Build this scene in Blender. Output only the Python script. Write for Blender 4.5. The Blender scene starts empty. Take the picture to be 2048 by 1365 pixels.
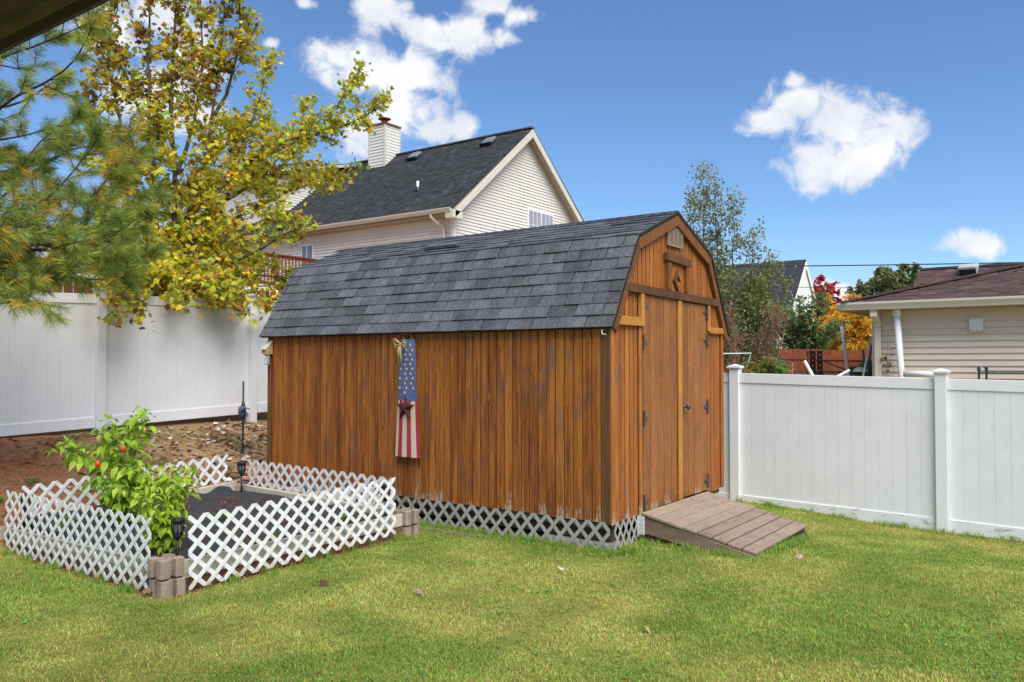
import bpy, bmesh, math, random
import numpy as np
from mathutils import Vector, Matrix
random.seed(7); RNG = np.random.default_rng(11)
S = bpy.context.scene
COL = S.collection

# ------------------------------------------------------------------ camera
cam = bpy.data.objects.new('camera', bpy.data.cameras.new('camera'))
COL.objects.link(cam); S.camera = cam
TH = math.atan2(1178, 1640); PITCH = math.atan2(43, 1640)
cam.location = (0, 0, 1.73)
cam.rotation_euler = (math.pi / 2 + PITCH, 0, TH - math.pi / 2)
cam.data.sensor_width = 36; cam.data.lens = 36 * 1640 / 2048
cam.data.clip_start = 0.05; cam.data.clip_end = 2000

# ------------------------------------------------------------------ sky
SUN_EL, SUN_AZ = math.radians(53), math.radians(241)     # azimuth measured from +X towards +Y
W = bpy.data.worlds.new('World'); S.world = W; W.use_nodes = True
wt = W.node_tree; wt.nodes.clear()
def wn(t, **k):
    n = wt.nodes.new(t)
    for a, b in k.items(): setattr(n, a, b)
    return n
def wl(a, b): wt.links.new(a, b)
def wmath(op, a, b=None, c=None, clamp=False):
    n = wn('ShaderNodeMath', operation=op); n.use_clamp = clamp
    for i, v in enumerate((a, b, c)):
        if v is None: continue
        if isinstance(v, (int, float)): n.inputs[i].default_value = v
        else: wl(v, n.inputs[i])
    return n.outputs[0]
geo = wn('ShaderNodeTexCoord')
sep = wn('ShaderNodeSeparateXYZ'); wl(geo.outputs['Generated'], sep.inputs[0])
az = wmath('ARCTAN2', sep.outputs[1], sep.outputs[0]); el = wmath('ARCSINE', sep.outputs[2])
comb = wn('ShaderNodeCombineXYZ'); wl(az, comb.inputs[0]); wl(el, comb.inputs[1])
# cloud banks: azimuth, elevation, half width, half height (radians)
CLOUDS = [(0.832,0.35,0.047,0.025),(0.778,0.336,0.066,0.029),(0.73,0.338,0.045,0.03),(0.855,0.36,0.018,0.015),(0.76,0.301,0.054,0.033),(0.807,0.271,0.047,0.03),(0.681,0.277,0.021,0.018),(0.717,0.276,0.036,0.016),
 (0.781,0.401,0.031,0.024),(0.73,0.386,0.036,0.015),(0.681,0.382,0.049,0.022),(0.61,0.404,0.027,0.013),(0.647,0.416,0.034,0.016),(0.705,0.371,0.03,0.01),
 (0.285,0.296,0.046,0.028),(0.313,0.277,0.042,0.02),(0.24,0.27,0.055,0.027),(0.196,0.249,0.042,0.031),(0.262,0.22,0.043,0.029),(0.217,0.222,0.039,0.024),(0.291,0.315,0.022,0.012),(0.103,0.125,0.033,0.014),
 (1.08,0.352,0.042,0.033),(0.998,0.347,0.032,0.037),(1.042,0.292,0.056,0.042),(0.989,0.274,0.037,0.026),(1.027,0.38,0.047,0.028),(0.913,0.361,0.012,0.008),(0.873,0.405,0.013,0.006),(0.25,0.077,0.032,0.015),(1.123,0.104,0.08,0.027),(1.024,0.115,0.072,0.022)]
dist = None
for a0, e0, sa, se in CLOUDS:
    s_ = wn('ShaderNodeVectorMath', operation='SUBTRACT'); wl(comb.outputs[0], s_.inputs[0]); s_.inputs[1].default_value = (a0, e0, 0)
    m_ = wn('ShaderNodeVectorMath', operation='MULTIPLY'); wl(s_.outputs[0], m_.inputs[0]); m_.inputs[1].default_value = (1/sa, 1/se, 0)
    l_ = wn('ShaderNodeVectorMath', operation='LENGTH'); wl(m_.outputs[0], l_.inputs[0])
    dist = l_.outputs['Value'] if dist is None else wmath('SMOOTH_MIN', dist, l_.outputs['Value'], 0.35)
dist = wmath('MINIMUM', dist, 3.0)
def wnoise(scale, detail, rough=0.55, dist_=0.0):
    n = wn('ShaderNodeTexNoise'); n.noise_dimensions = '3D'
    wl(geo.outputs['Generated'], n.inputs['Vector']); n.inputs['Scale'].default_value = scale
    n.inputs['Detail'].default_value = detail; n.inputs['Roughness'].default_value = rough; n.inputs['Distortion'].default_value = dist_
    return n.outputs[0]
n1 = wnoise(26, 9, 0.6, 0.4); n2 = wnoise(9, 4, 0.5)
d2 = wmath('MULTIPLY_ADD', n1, -2.9, dist); d2 = wmath('MULTIPLY_ADD', n2, -0.9, d2); d2 = wmath('ADD', d2, 1.9)
mr = wn('ShaderNodeMapRange', interpolation_type='SMOOTHSTEP'); wl(d2, mr.inputs[0])
mr.inputs[1].default_value = 1.22; mr.inputs[2].default_value = 0.30; mr.inputs[3].default_value = 0; mr.inputs[4].default_value = 1
# unseen clouds over the rest of the sky, thickened to add ambient light
n3 = wnoise(3.2, 8, 0.55)
mr2 = wn('ShaderNodeMapRange', interpolation_type='SMOOTHSTEP'); wl(n3, mr2.inputs[0]); mr2.inputs[1].default_value = .47; mr2.inputs[2].default_value = .62
fx = wmath('SUBTRACT', az, 0.62); fx = wmath('ABSOLUTE', fx)
outv = wn('ShaderNodeMapRange'); wl(fx, outv.inputs[0]); outv.inputs[1].default_value = .62; outv.inputs[2].default_value = .8
oute = wn('ShaderNodeMapRange'); wl(el, oute.inputs[0]); oute.inputs[1].default_value = .45; oute.inputs[2].default_value = .6
outm = wmath('MAXIMUM', outv.outputs[0], oute.outputs[0]); gen = wmath('MULTIPLY', outm, mr2.outputs[0])
dens = wmath('MAXIMUM', mr.outputs[0], gen)
dens = wmath('MULTIPLY', dens, .96)
sky = wn('ShaderNodeTexSky', sky_type='NISHITA'); sky.sun_disc = False
sky.sun_elevation = SUN_EL; sky.sun_rotation = math.pi / 2 - SUN_AZ
sky.altitude = 200; sky.air_density = 1.0; sky.dust_density = 0.0; sky.ozone_density = 5.0
tint = wn('ShaderNodeMix', data_type='RGBA', blend_type='MULTIPLY'); tint.inputs[0].default_value = 1; wl(sky.outputs[0], tint.inputs[6]); tint.inputs[7].default_value = (.78, .90, 1.01, 1)      # deep autumn blue
bg1 = wn('ShaderNodeBackground'); wl(tint.outputs[2], bg1.inputs[0]); bg1.inputs[1].default_value = 0.058
bg2 = wn('ShaderNodeBackground'); bg2.inputs[1].default_value = 0.38
cr = wn('ShaderNodeValToRGB'); wl(wnoise(14, 5), cr.inputs[0])
cr.color_ramp.elements[0].position = .36; cr.color_ramp.elements[0].color = (.74,.78,.87,1)
cr.color_ramp.elements[1].position = .62; cr.color_ramp.elements[1].color = (1.0,1.0,1.02,1)
wl(cr.outputs[0], bg2.inputs[0])
mx = wn('ShaderNodeMixShader'); wl(dens, mx.inputs[0]); wl(bg1.outputs[0], mx.inputs[1]); wl(bg2.outputs[0], mx.inputs[2])
wo = wn('ShaderNodeOutputWorld'); wl(mx.outputs[0], wo.inputs[0])

# ------------------------------------------------------------------ sun (through thin cloud) and exposure
sl = bpy.data.lights.new('sun', 'SUN'); sl.energy = 1.9; sl.angle = math.radians(48); sl.color = (1, .95, .87)
so = bpy.data.objects.new('sun', sl); COL.objects.link(so)
dv = Vector((math.cos(SUN_AZ) * math.cos(SUN_EL), math.sin(SUN_AZ) * math.cos(SUN_EL), math.sin(SUN_EL)))
so.rotation_euler = dv.to_track_quat('Z', 'Y').to_euler(); so.location = (0, 0, 30)
S.view_settings.view_transform = 'Standard'; S.view_settings.look = 'None'
S.view_settings.exposure = 1.42; S.view_settings.gamma = 1.0; S.view_settings.use_curve_mapping = False
S.cycles.use_denoising = True; S.cycles.max_bounces = 8; S.cycles.transparent_max_bounces = 8

# ------------------------------------------------------------------ helpers
class NT:
    def __init__(s, name):
        s.m = bpy.data.materials.new(name); s.m.use_nodes = True; s.t = s.m.node_tree; s.t.nodes.clear()
    def n(s, t, **k):
        x = s.t.nodes.new(t)
        for a, b in k.items(): setattr(x, a, b)
        return x
    def put(s, sock, v):
        if v is None: return
        if isinstance(v, bpy.types.NodeSocket): s.t.links.new(v, sock)
        elif isinstance(v, (tuple, list)) and len(v) == 3 and sock.type == 'RGBA': sock.default_value = (*v, 1)
        else: sock.default_value = v
    def pos(s): return s.n('ShaderNodeNewGeometry').outputs['Position']
    def local(s): return s.n('ShaderNodeTexCoord').outputs['Object']
    def rand(s): return s.n('ShaderNodeObjectInfo').outputs['Random']
    def attr(s, name, out='Color'): return s.n('ShaderNodeAttribute', attribute_name=name).outputs[out]
    def math(s, op, a, b=None, c=None, clamp=False):
        x = s.n('ShaderNodeMath', operation=op); x.use_clamp = clamp
        for i, v in enumerate((a, b, c)): s.put(x.inputs[i], v)
        return x.outputs[0]
    def sep(s, v):
        x = s.n('ShaderNodeSeparateXYZ'); s.put(x.inputs[0], v); return x.outputs
    def map(s, v, scale=(1,1,1), off=None):
        x = s.n('ShaderNodeVectorMath', operation='MULTIPLY'); s.put(x.inputs[0], v); x.inputs[1].default_value = scale
        r = x.outputs[0]
        if off is not None:
            y = s.n('ShaderNodeVectorMath', operation='ADD'); s.put(y.inputs[0], r); s.put(y.inputs[1], off); r = y.outputs[0]
        return r
    def roff(s, k=40.0):      # vector offset from the object's random number
        r = s.rand(); c = s.n('ShaderNodeCombineXYZ')
        s.put(c.inputs[0], s.math('MULTIPLY', r, k)); s.put(c.inputs[1], s.math('MULTIPLY', r, k * 1.7)); s.put(c.inputs[2], s.math('MULTIPLY', r, k * .6))
        return c.outputs[0]
    def noise(s, v, scale=5, detail=4, rough=.55, dist=0):
        x = s.n('ShaderNodeTexNoise'); s.put(x.inputs['Vector'], v); x.inputs['Scale'].default_value = scale
        x.inputs['Detail'].default_value = detail; x.inputs['Roughness'].default_value = rough; x.inputs['Distortion'].default_value = dist
        return x.outputs[0]
    def ramp(s, f, stops):
        x = s.n('ShaderNodeValToRGB'); s.put(x.inputs[0], f); e = x.color_ramp.elements
        while len(e) < len(stops): e.new(.5)
        for i, (p, c) in enumerate(stops):
            e[i].position = p; e[i].color = (*c, 1) if isinstance(c, tuple) else (c, c, c, 1)
        return x.outputs[0]
    def range(s, v, a, b, c=0, d=1, smooth=True):
        x = s.n('ShaderNodeMapRange', interpolation_type='SMOOTHSTEP' if smooth else 'LINEAR'); s.put(x.inputs[0], v)
        for i, q in enumerate((a, b, c, d)): x.inputs[i + 1].default_value = q
        return x.outputs[0]
    def mix(s, f, a, b, mode='MIX'):
        x = s.n('ShaderNodeMix', data_type='RGBA', blend_type=mode); s.put(x.inputs[0], f); s.put(x.inputs[6], a); s.put(x.inputs[7], b); return x.outputs[2]
    def hsv(s, c, h=.5, sat=1, v=1):
        x = s.n('ShaderNodeHueSaturation'); s.put(x.inputs['Color'], c); s.put(x.inputs['Hue'], h); s.put(x.inputs['Saturation'], sat); s.put(x.inputs['Value'], v); return x.outputs[0]
    def bump(s, h, strength=.3, dist=.01):
        x = s.n('ShaderNodeBump'); s.put(x.inputs['Height'], h); x.inputs['Strength'].default_value = strength; x.inputs['Distance'].default_value = dist; return x.outputs[0]
    def out(s, col, rough=.7, normal=None, metal=0, spec=.35, transl=0, trans=0):
        b = s.n('ShaderNodeBsdfPrincipled'); s.put(b.inputs['Base Color'], col); s.put(b.inputs['Roughness'], rough); s.put(b.inputs['Metallic'], metal)
        b.inputs['Specular IOR Level'].default_value = spec; s.put(b.inputs['Normal'], normal); b.inputs['Transmission Weight'].default_value = trans
        r = b.outputs[0]
        if transl:
            t = s.n('ShaderNodeBsdfTranslucent'); s.put(t.inputs[0], col)
            m = s.n('ShaderNodeMixShader'); m.inputs[0].default_value = transl; s.t.links.new(r, m.inputs[1]); s.t.links.new(t.outputs[0], m.inputs[2]); r = m.outputs[0]
        o = s.n('ShaderNodeOutputMaterial'); s.t.links.new(r, o.inputs[0]); return s.m

ROOT = {}
def setp(o, label=None, cat=None, group=None, kind=None):
    if label: o['label'] = label
    if cat: o['category'] = cat
    if group: o['group'] = group
    if kind: o['kind'] = kind
    return o
def thing(name, loc, label, cat, group=None):
    o = bpy.data.objects.new(name, None); COL.objects.link(o); o.location = loc; o.empty_display_size = .1
    ROOT[o] = Vector(loc); return setp(o, label, cat, group)
def link(name, me, mat, parent=None, smooth=False):
    o = bpy.data.objects.new(name, me); COL.objects.link(o)
    if mat is not None and len(me.materials) == 0: me.materials.append(mat)
    if smooth:
        me.polygons.foreach_set('use_smooth', np.ones(len(me.polygons), bool))
    if parent is not None:
        o.parent = parent
        if parent in ROOT: o.location = -ROOT[parent]
    return o
def place(o, root, M):          # world matrix for a part whose thing only has a location
    o.matrix_basis = Matrix.Translation(-ROOT[root]) @ M
def frame(x, y, z, o):
    M = Matrix((x, y, z)).transposed().to_4x4(); M.translation = o; return M

class MB:
    def __init__(s): s.V = []; s.F = []; s.C = []
    def add(s, vs, fs, c=None):
        k = len(s.V); s.V += [tuple(v) for v in vs]; s.F += [tuple(i + k for i in f) for f in fs]
        if c is not None: s.C += [c] * len(fs)
        return s
    def box(s, a, b, c=None):
        x0,y0,z0 = a; x1,y1,z1 = b
        return s.add([(x0,y0,z0),(x1,y0,z0),(x1,y1,z0),(x0,y1,z0),(x0,y0,z1),(x1,y0,z1),(x1,y1,z1),(x0,y1,z1)],
              [(0,3,2,1),(4,5,6,7),(0,1,5,4),(1,2,6,5),(2,3,7,6),(3,0,4,7)], c)
    def obox(s, o, ax, ay, az, c=None):    # corner and three edge vectors
        o, ax, ay, az = map(Vector, (o, ax, ay, az))
        v = [o, o+ax, o+ax+ay, o+ay]; v += [q + az for q in v]
        f = [(0,3,2,1),(4,5,6,7),(0,1,5,4),(1,2,6,5),(2,3,7,6),(3,0,4,7)]
        if ax.cross(ay).dot(az) < 0: f = [q[::-1] for q in f]
        return s.add(v, f, c)
    def bar(s, p, q, w, h, up=(0,0,1), c=None):      # square bar between two points
        p, q = Vector(p), Vector(q); d = (q - p); x = d.normalized(); u = Vector(up)
        y = u.cross(x)
        if y.length < 1e-4: y = Vector((1,0,0)).cross(x)
        y.normalize(); z = x.cross(y)
        return s.obox(p - y * w/2 - z * h/2, d, y * w, z * h, c)
    def prism(s, poly, ex, c=None):       # 3d polygon and extrusion vector
        n = len(poly); ex = Vector(ex); P = [Vector(p) for p in poly]
        nm = Vector((0,0,0))
        for i in range(n): nm += P[i].cross(P[(i+1) % n])
        if nm.dot(ex) > 0: P = P[::-1]
        v = P + [p + ex for p in P]
        f = [tuple(range(n)), tuple(range(2*n-1, n-1, -1))] + [(i, i+n, (i+1) % n + n, (i+1) % n) for i in range(n)]
        return s.add(v, f, c)
    def tube(s, pts, rad, n=6, c=None, caps=True):
        P = [Vector(p) for p in pts]; m = len(P)
        R = rad if isinstance(rad, (list, tuple)) else [rad] * m
        v = []; f = []; ref = None
        for i in range(m):
            t = (P[min(i+1, m-1)] - P[max(i-1, 0)]).normalized()
            if ref is None: ref = Vector((0,0,1)) if abs(t.z) < .9 else Vector((1,0,0))
            a = (ref - t * ref.dot(t)).normalized(); b = t.cross(a); ref = a
            for k in range(n):
                q = 2 * math.pi * k / n; v.append(P[i] + (a * math.cos(q) + b * math.sin(q)) * R[i])
        for i in range(m-1):
            for k in range(n): f.append((i*n+k, i*n+(k+1) % n, (i+1)*n+(k+1) % n, (i+1)*n+k))
        if caps: f += [tuple(range(n-1, -1, -1)), tuple(range((m-1)*n, m*n))]
        return s.add(v, f, c)
    def lathe(s, prof, o=(0,0,0), n=16, c=None):
        v = []; f = []; m = len(prof)
        for r, z in prof:
            for k in range(n):
                q = 2*math.pi*k/n; v.append((o[0]+r*math.cos(q), o[1]+r*math.sin(q), o[2]+z))
        for i in range(m-1):
            for k in range(n): f.append((i*n+k, i*n+(k+1) % n, (i+1)*n+(k+1) % n, (i+1)*n+k))
        f += [tuple(range(n-1, -1, -1)), tuple(range((m-1)*n, m*n))]
        return s.add(v, f, c)
    def mesh(s, name):
        me = bpy.data.meshes.new(name); me.from_pydata(s.V, [], s.F)
        if s.C and len(s.C) == len(s.F):
            a = me.attributes.new('col', 'FLOAT_COLOR', 'FACE')
            a.data.foreach_set('color', np.array([(*c, 1) for c in s.C], np.float32).ravel())
        me.update(); return me
    def build(s, name, mat, parent=None, smooth=False, kind=None):
        o = link(name, s.mesh(name), mat, parent, smooth)
        if kind: o['kind'] = kind
        return o
def bevel(o, w=.004, seg=1):
    m = o.modifiers.new('bevel', 'BEVEL'); m.width = w; m.segments = seg; m.limit_method = 'ANGLE'; m.angle_limit = math.radians(40); return o

def np_mesh(name, V, polys, cols=None, smooth=False):
    """V (n,3); polys: list of (m,k) index arrays; cols: one (m,3) array per poly array"""
    me = bpy.data.meshes.new(name); nv = len(V)
    me.vertices.add(nv); me.vertices.foreach_set('co', np.asarray(V, np.float32).ravel())
    tot = np.concatenate([np.full(len(p), p.shape[1], np.int32) for p in polys]); st = np.concatenate([[0], np.cumsum(tot)[:-1]]).astype(np.int32)
    li = np.concatenate([p.ravel() for p in polys]).astype(np.int32)
    me.loops.add(len(li)); me.loops.foreach_set('vertex_index', li)
    me.polygons.add(len(tot)); me.polygons.foreach_set('loop_start', st)
    try: me.polygons.foreach_set('loop_total', tot)
    except Exception: pass
    if cols is not None:
        a = me.attributes.new('col', 'FLOAT_COLOR', 'FACE'); c = np.concatenate(cols); c = np.hstack([c, np.ones((len(c), 1))])
        a.data.foreach_set('color', c.astype(np.float32).ravel())
    me.polygons.foreach_set('use_smooth', np.full(len(tot), smooth, bool))
    me.update(calc_edges=True); return me
def scatter(tv, tf, P, Rm, sc, col):
    """copies of a small template: tv (n,3), tf (m,k), P (K,3), Rm (K,3,3) columns = axes, sc (K,), col (K,3)"""
    K = len(P); n = len(tv)
    V = np.einsum('kij,nj->kni', Rm, tv) * sc[:, None, None] + P[:, None, :]
    Fi = tf[None] + (np.arange(K) * n)[:, None, None]
    return V.reshape(-1, 3), Fi.reshape(-1, tf.shape[1]), np.repeat(col, len(tf), 0)
def rot_from(nrm, spin):
    nrm = nrm / np.linalg.norm(nrm, axis=1, keepdims=True)
    a = np.cross(nrm, np.where(np.abs(nrm[:, 2:3]) < .9, [[0, 0, 1.]], [[1., 0, 0]])); a /= np.linalg.norm(a, axis=1, keepdims=True)
    b = np.cross(nrm, a); c, s = np.cos(spin)[:, None], np.sin(spin)[:, None]
    return np.stack([a*c + b*s, -a*s + b*c, nrm], axis=2)
def vnoise(x, y, seed=0):     # smooth value noise, numpy
    r = np.random.default_rng(seed).random((64, 64)); xi = np.floor(x).astype(int); yi = np.floor(y).astype(int)
    fx = x - xi; fy = y - yi; fx = fx*fx*(3-2*fx); fy = fy*fy*(3-2*fy)
    g = lambda i, j: r[i % 64, j % 64]
    return (g(xi,yi)*(1-fx)+g(xi+1,yi)*fx)*(1-fy) + (g(xi,yi+1)*(1-fx)+g(xi+1,yi+1)*fx)*fy
def sst(x, a, b):
    t = np.clip((x-a)/(b-a), 0, 1); return t*t*(3-2*t)
def gz(X, Y):
    """height of the ground"""
    X = np.asarray(X, float); Y = np.asarray(Y, float)
    z = -.22 * sst(X, 7.2, 10.4) * (1 - .6 * sst(Y, 1.5, 4.0))
    bank = np.interp(Y, [8.0, 8.5, 11, 13, 20, 40], [0, .2, .80, 1.3, 3.0, 3.4])
    f = 1 - sst(X, 10.2, 14.0)*(1 - sst(Y, 9, 16))
    return z + bank * f - .12 * sst(X, 10.6, 13.0)
def G(x, y): return float(gz(x, y))

# ------------------------------------------------------------------ materials
def wood(name, stops, scale=(16,16,.9), peel=0.0, axis_rand=True, rough=.62, blot=.5, saw=0.0, grey=0.0):
    t = NT(name); p = t.pos(); off = t.roff()
    g = t.noise(t.map(p, scale, off), 5, 6, .65, .6)
    b = t.noise(t.map(p, tuple(v*.16 for v in scale), off), 6, 3, .6)
    f = t.math('ADD', t.math('MULTIPLY', g, 1 - blot), t.math('MULTIPLY', b, blot))
    f = t.math('ADD', f, t.math('MULTIPLY_ADD', t.rand(), .08, -.04))
    c = t.ramp(f, stops)
    gm = t.noise(t.map(p, (1.6,1.6,.9), off), 2.4, 5, .62); c = t.mix(t.math('MULTIPLY', t.range(gm, .50, .72), grey), c, t.hsv(c, sat=.80, v=.62)) if grey else c
    if saw:      # rough-sawn marks across the grain
        sw = t.noise(t.map(p, (3, 3, 60), off), 4, 3, .7)
        c = t.hsv(c, v=t.range(sw, .3, .7, 1-saw, 1+saw))
    if peel:
        z = t.sep(p)[2]
        q = t.noise(t.map(p, (30, 30, 5), off), 2, 5, .7)
        h = t.math('ADD', t.range(z, .24, .24 + peel, .30, -.12, False), t.math('MULTIPLY_ADD', t.rand(), .25, -.2))
        h = t.math('ADD', h, q); c = t.mix(t.range(h, .73, .80), c, (.42, .33, .22))
    return t.out(c, rough, t.bump(g, .35, .004), spec=.25)
STAIN = [(.26,(.068,.022,.008)), (.39,(.165,.050,.013)), (.49,(.28,.088,.017)), (.59,(.42,.155,.027)), (.72,(.32,.14,.045)), (.84,(.18,.10,.052))]
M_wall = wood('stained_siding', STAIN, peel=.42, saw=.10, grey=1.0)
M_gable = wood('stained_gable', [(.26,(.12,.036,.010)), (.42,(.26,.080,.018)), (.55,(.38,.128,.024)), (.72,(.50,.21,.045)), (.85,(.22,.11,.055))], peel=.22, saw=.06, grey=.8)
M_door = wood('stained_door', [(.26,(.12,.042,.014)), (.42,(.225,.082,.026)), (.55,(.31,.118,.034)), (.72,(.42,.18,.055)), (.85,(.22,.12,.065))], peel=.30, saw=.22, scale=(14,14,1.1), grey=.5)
M_darkwood = wood('weathered_trim', [(.3,(.05,.022,.011)), (.5,(.115,.048,.018)), (.7,(.20,.085,.026))], scale=(6,6,6))
M_cornerwood = wood('weathered_corner', [(.3,(.07,.036,.018)), (.5,(.14,.066,.026)), (.75,(.25,.12,.05))], peel=.2)
M_newwood = wood('new_orange_trim', [(.3,(.34,.13,.022)), (.5,(.46,.20,.04)), (.75,(.58,.29,.075))], scale=(6,6,6))
M_rake = wood('rake_trim', [(.3,(.09,.033,.012)), (.5,(.18,.065,.018)), (.75,(.27,.11,.03))], scale=(6,6,6))
M_greywood = wood('weathered_plank', [(.3,(.34,.30,.23)), (.5,(.50,.46,.37)), (.75,(.62,.58,.48))], scale=(3,3,26), rough=.85)
M_pt = wood('treated_lumber', [(.3,(.10,.068,.045)), (.5,(.20,.145,.10)), (.75,(.30,.23,.165))], scale=(1.2,2.5,22), rough=.85)
M_skid = wood('skid_wood', [(.3,(.05,.04,.03)), (.6,(.12,.10,.07))], scale=(3,1,10), rough=.9)
def flat(name, col, rough=.6, var=.06, scale=6, metal=0, spec=.35, bump=0, transl=0):
    t = NT(name); g = t.noise(t.map(t.pos(), (scale,)*3, t.roff()), 1, 5, .6)
    v = t.math('ADD', t.range(g, .25, .75, 1-var, 1+var), t.math('MULTIPLY_ADD', t.rand(), var, -var/2))
    return t.out(t.hsv(col, v=v), rough, t.bump(g, bump, .004) if bump else None, metal, spec, transl)
def comp():
    t = NT('composite_decking'); p = t.pos(); o = t.roff()
    g = t.noise(t.map(p, (2, 12, 12), o), 3, 5, .6); s = t.noise(t.map(p, (1.5, 1.5, 1.5)), 2, 4, .6)
    f = t.math('ADD', t.math('MULTIPLY', g, .5), t.math('MULTIPLY', s, .5)); f = t.math('ADD', f, t.math('MULTIPLY_ADD', t.rand(), .16, -.08))
    return t.out(t.ramp(f, [(.3,(.20,.145,.10)), (.5,(.275,.208,.152)), (.7,(.345,.275,.21))]), .7, t.bump(g, .2, .003))
M_comp = comp()
def shing(name, lo, hi, k=1.0, gran=170):
    t = NT(name); p = t.pos()
    g = t.noise(p, gran, 2, .7); s = t.noise(t.map(p, (3,3,3), t.roff()), 1.3, 4, .6)
    f = t.math('ADD', t.math('MULTIPLY', t.rand(), .34), t.math('MULTIPLY', s, .66))
    c = t.mix(t.range(f, .25, .70, smooth=False), lo, hi); g2 = t.noise(p, 34, 4, .75); st_ = t.noise(t.map(p, (1,2.2,.7)), 2.0, 4, .6); c = t.hsv(c, v=t.math('MULTIPLY', t.math('MULTIPLY', t.range(g, .3, .7, .66, 1.36), t.range(g2, .32, .68, .72, 1.28)), t.range(st_, .35, .65, .85, 1.15)))
    return t.out(c, .9, t.bump(g, .5, .004), spec=.2)
M_shingle = shing('charcoal_shingle', (.060,.064,.072), (.120,.126,.140))
def shing_attr(name, scale=60):
    t = NT(name); g = t.noise(t.pos(), scale, 3, .7)
    return t.out(t.hsv(t.attr('col'), v=t.range(g, .3, .7, .75, 1.25)), .9, t.bump(g, .4, .004), spec=.2)
M_hshingle = shing_attr('house_shingle', 40)
def vinyl():
    t = NT('white_vinyl'); p = t.pos(); g = t.noise(t.map(p, (2.2,2.2,2.2)), 1.2, 5, .6)
    v = t.range(g, .3, .75, .77, .83); m2 = t.noise(t.map(p, (7,7,1.2)), 2.0, 5, .65)
    c = t.hsv((.985,.985,1.0), v=v); c = t.mix(t.math('MULTIPLY', t.range(m2, .56, .74), .22), c, (.52,.55,.44)); return t.out(c, .34, spec=.45)
M_vinyl = vinyl()
def vinyl_dirty():
    t = NT('white_vinyl_splashed'); p = t.pos(); g = t.noise(t.map(p, (2.5, 2.5, 9)), 2.2, 6, .65)
    c = t.mix(t.range(g, .55, .66), (.775,.775,.785), (.42,.40,.33)); return t.out(c, .4, spec=.4)
M_vinyld = vinyl_dirty()
def lattice_mat():
    t = NT('white_lattice'); p = t.pos(); z = t.sep(p)[2]; g = t.noise(t.map(p, (4,4,4), t.roff(4)), 1.5, 5, .65)
    c = t.mix(t.math('MULTIPLY', t.range(g, .46, .68), .42), (.72,.725,.74), (.57,.57,.41))
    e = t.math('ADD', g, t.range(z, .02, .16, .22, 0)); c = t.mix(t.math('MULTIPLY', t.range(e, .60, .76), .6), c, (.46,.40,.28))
    return t.out(c, .45, spec=.35)
M_lat = lattice_mat()
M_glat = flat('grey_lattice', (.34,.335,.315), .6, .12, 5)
M_cream = flat('cream_siding', (.72,.69,.64), .5, .03, 1.5)
M_cream2 = flat('cream_siding_front', (.70,.63,.56), .5, .03, 1.5)
M_beige = flat('beige_siding', (.76,.63,.52), .5, .04, 1.5)
M_trimw = flat('white_trim', (.78,.77,.75), .45, .03, 3)
M_gutter = flat('tan_gutter', (.47,.41,.34), .4, .06, 2)
M_gutter2 = flat('cream_gutter', (.62,.56,.46), .4, .04, 2)
M_soffit = flat('tan_soffit', (.42,.35,.27), .6, .05, 2)
M_rakeh = flat('house_rake', (.62,.58,.51), .5, .03, 2)
M_metal = flat('galvanised_steel', (.66,.68,.68), .5, .12, 8)
M_hinge = flat('dark_steel', (.11,.105,.10), .5, .3, 20, .6)
M_black = flat('black_plastic', (.014,.014,.016), .4, .1)
M_dark = flat('dark_void_board', (.018,.014,.011), .9, .1)
M_block = flat('concrete_block', (.30,.235,.18), .92, .18, 14, bump=.5)
M_cblock = flat('grey_concrete', (.34,.31,.26), .95, .18, 14, bump=.5)
M_stone = flat('pink_flagstone', (.40,.22,.17), .9, .25, 8, bump=.4)
M_stone2 = flat('tan_flagstone', (.36,.29,.22), .9, .25, 8, bump=.4)
M_fabric = flat('landscape_fabric', (.028,.030,.034), .85, .25, 8, bump=.3)
M_bfence = wood('brown_fence', [(.3,(.095,.028,.012)), (.5,(.16,.052,.024)), (.75,(.25,.095,.05))], scale=(10,10,1), blot=.6)
M_rfence = wood('red_fence', [(.3,(.15,.036,.014)), (.5,(.225,.060,.024)), (.75,(.30,.09,.04))], scale=(10,10,1), blot=.6)
M_deckw = wood('deck_stain', [(.3,(.12,.035,.014)), (.5,(.20,.062,.025)), (.75,(.28,.10,.045))], scale=(6,6,6))
M_bark = flat('grey_brown_bark', (.10,.075,.055), .95, .35, 18, bump=.8)
M_slimtwig = flat('grey_twig', (.17,.145,.11), .95, .25, 18)
M_twig = flat('dark_twig', (.060,.042,.030), .95, .3, 18)
M_paletwig = flat('pale_twig', (.20,.135,.10), .95, .3, 18)
M_green = flat('green_plastic', (.015,.13,.035), .45, .1)
M_rackg = flat('dark_green_wire', (.016,.055,.05), .45, .15)
def leafm(name, tr=.35, rough=.55):
    t = NT(name); return t.out(t.attr('col'), rough, spec=.3, transl=tr)
M_leaf = leafm('autumn_leaf', .46); M_needle = leafm('pine_needle', .25); M_grass = leafm('grass_blade', .35, .6); M_litter = leafm('dry_leaf', .1, .8)
def glass():
    t = NT('window_glass'); return t.out((.16,.17,.20), .06, spec=.8)
M_glass = glass()
M_curtain = flat('window_blind', (.33,.33,.40), .7, .1, 6)

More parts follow.
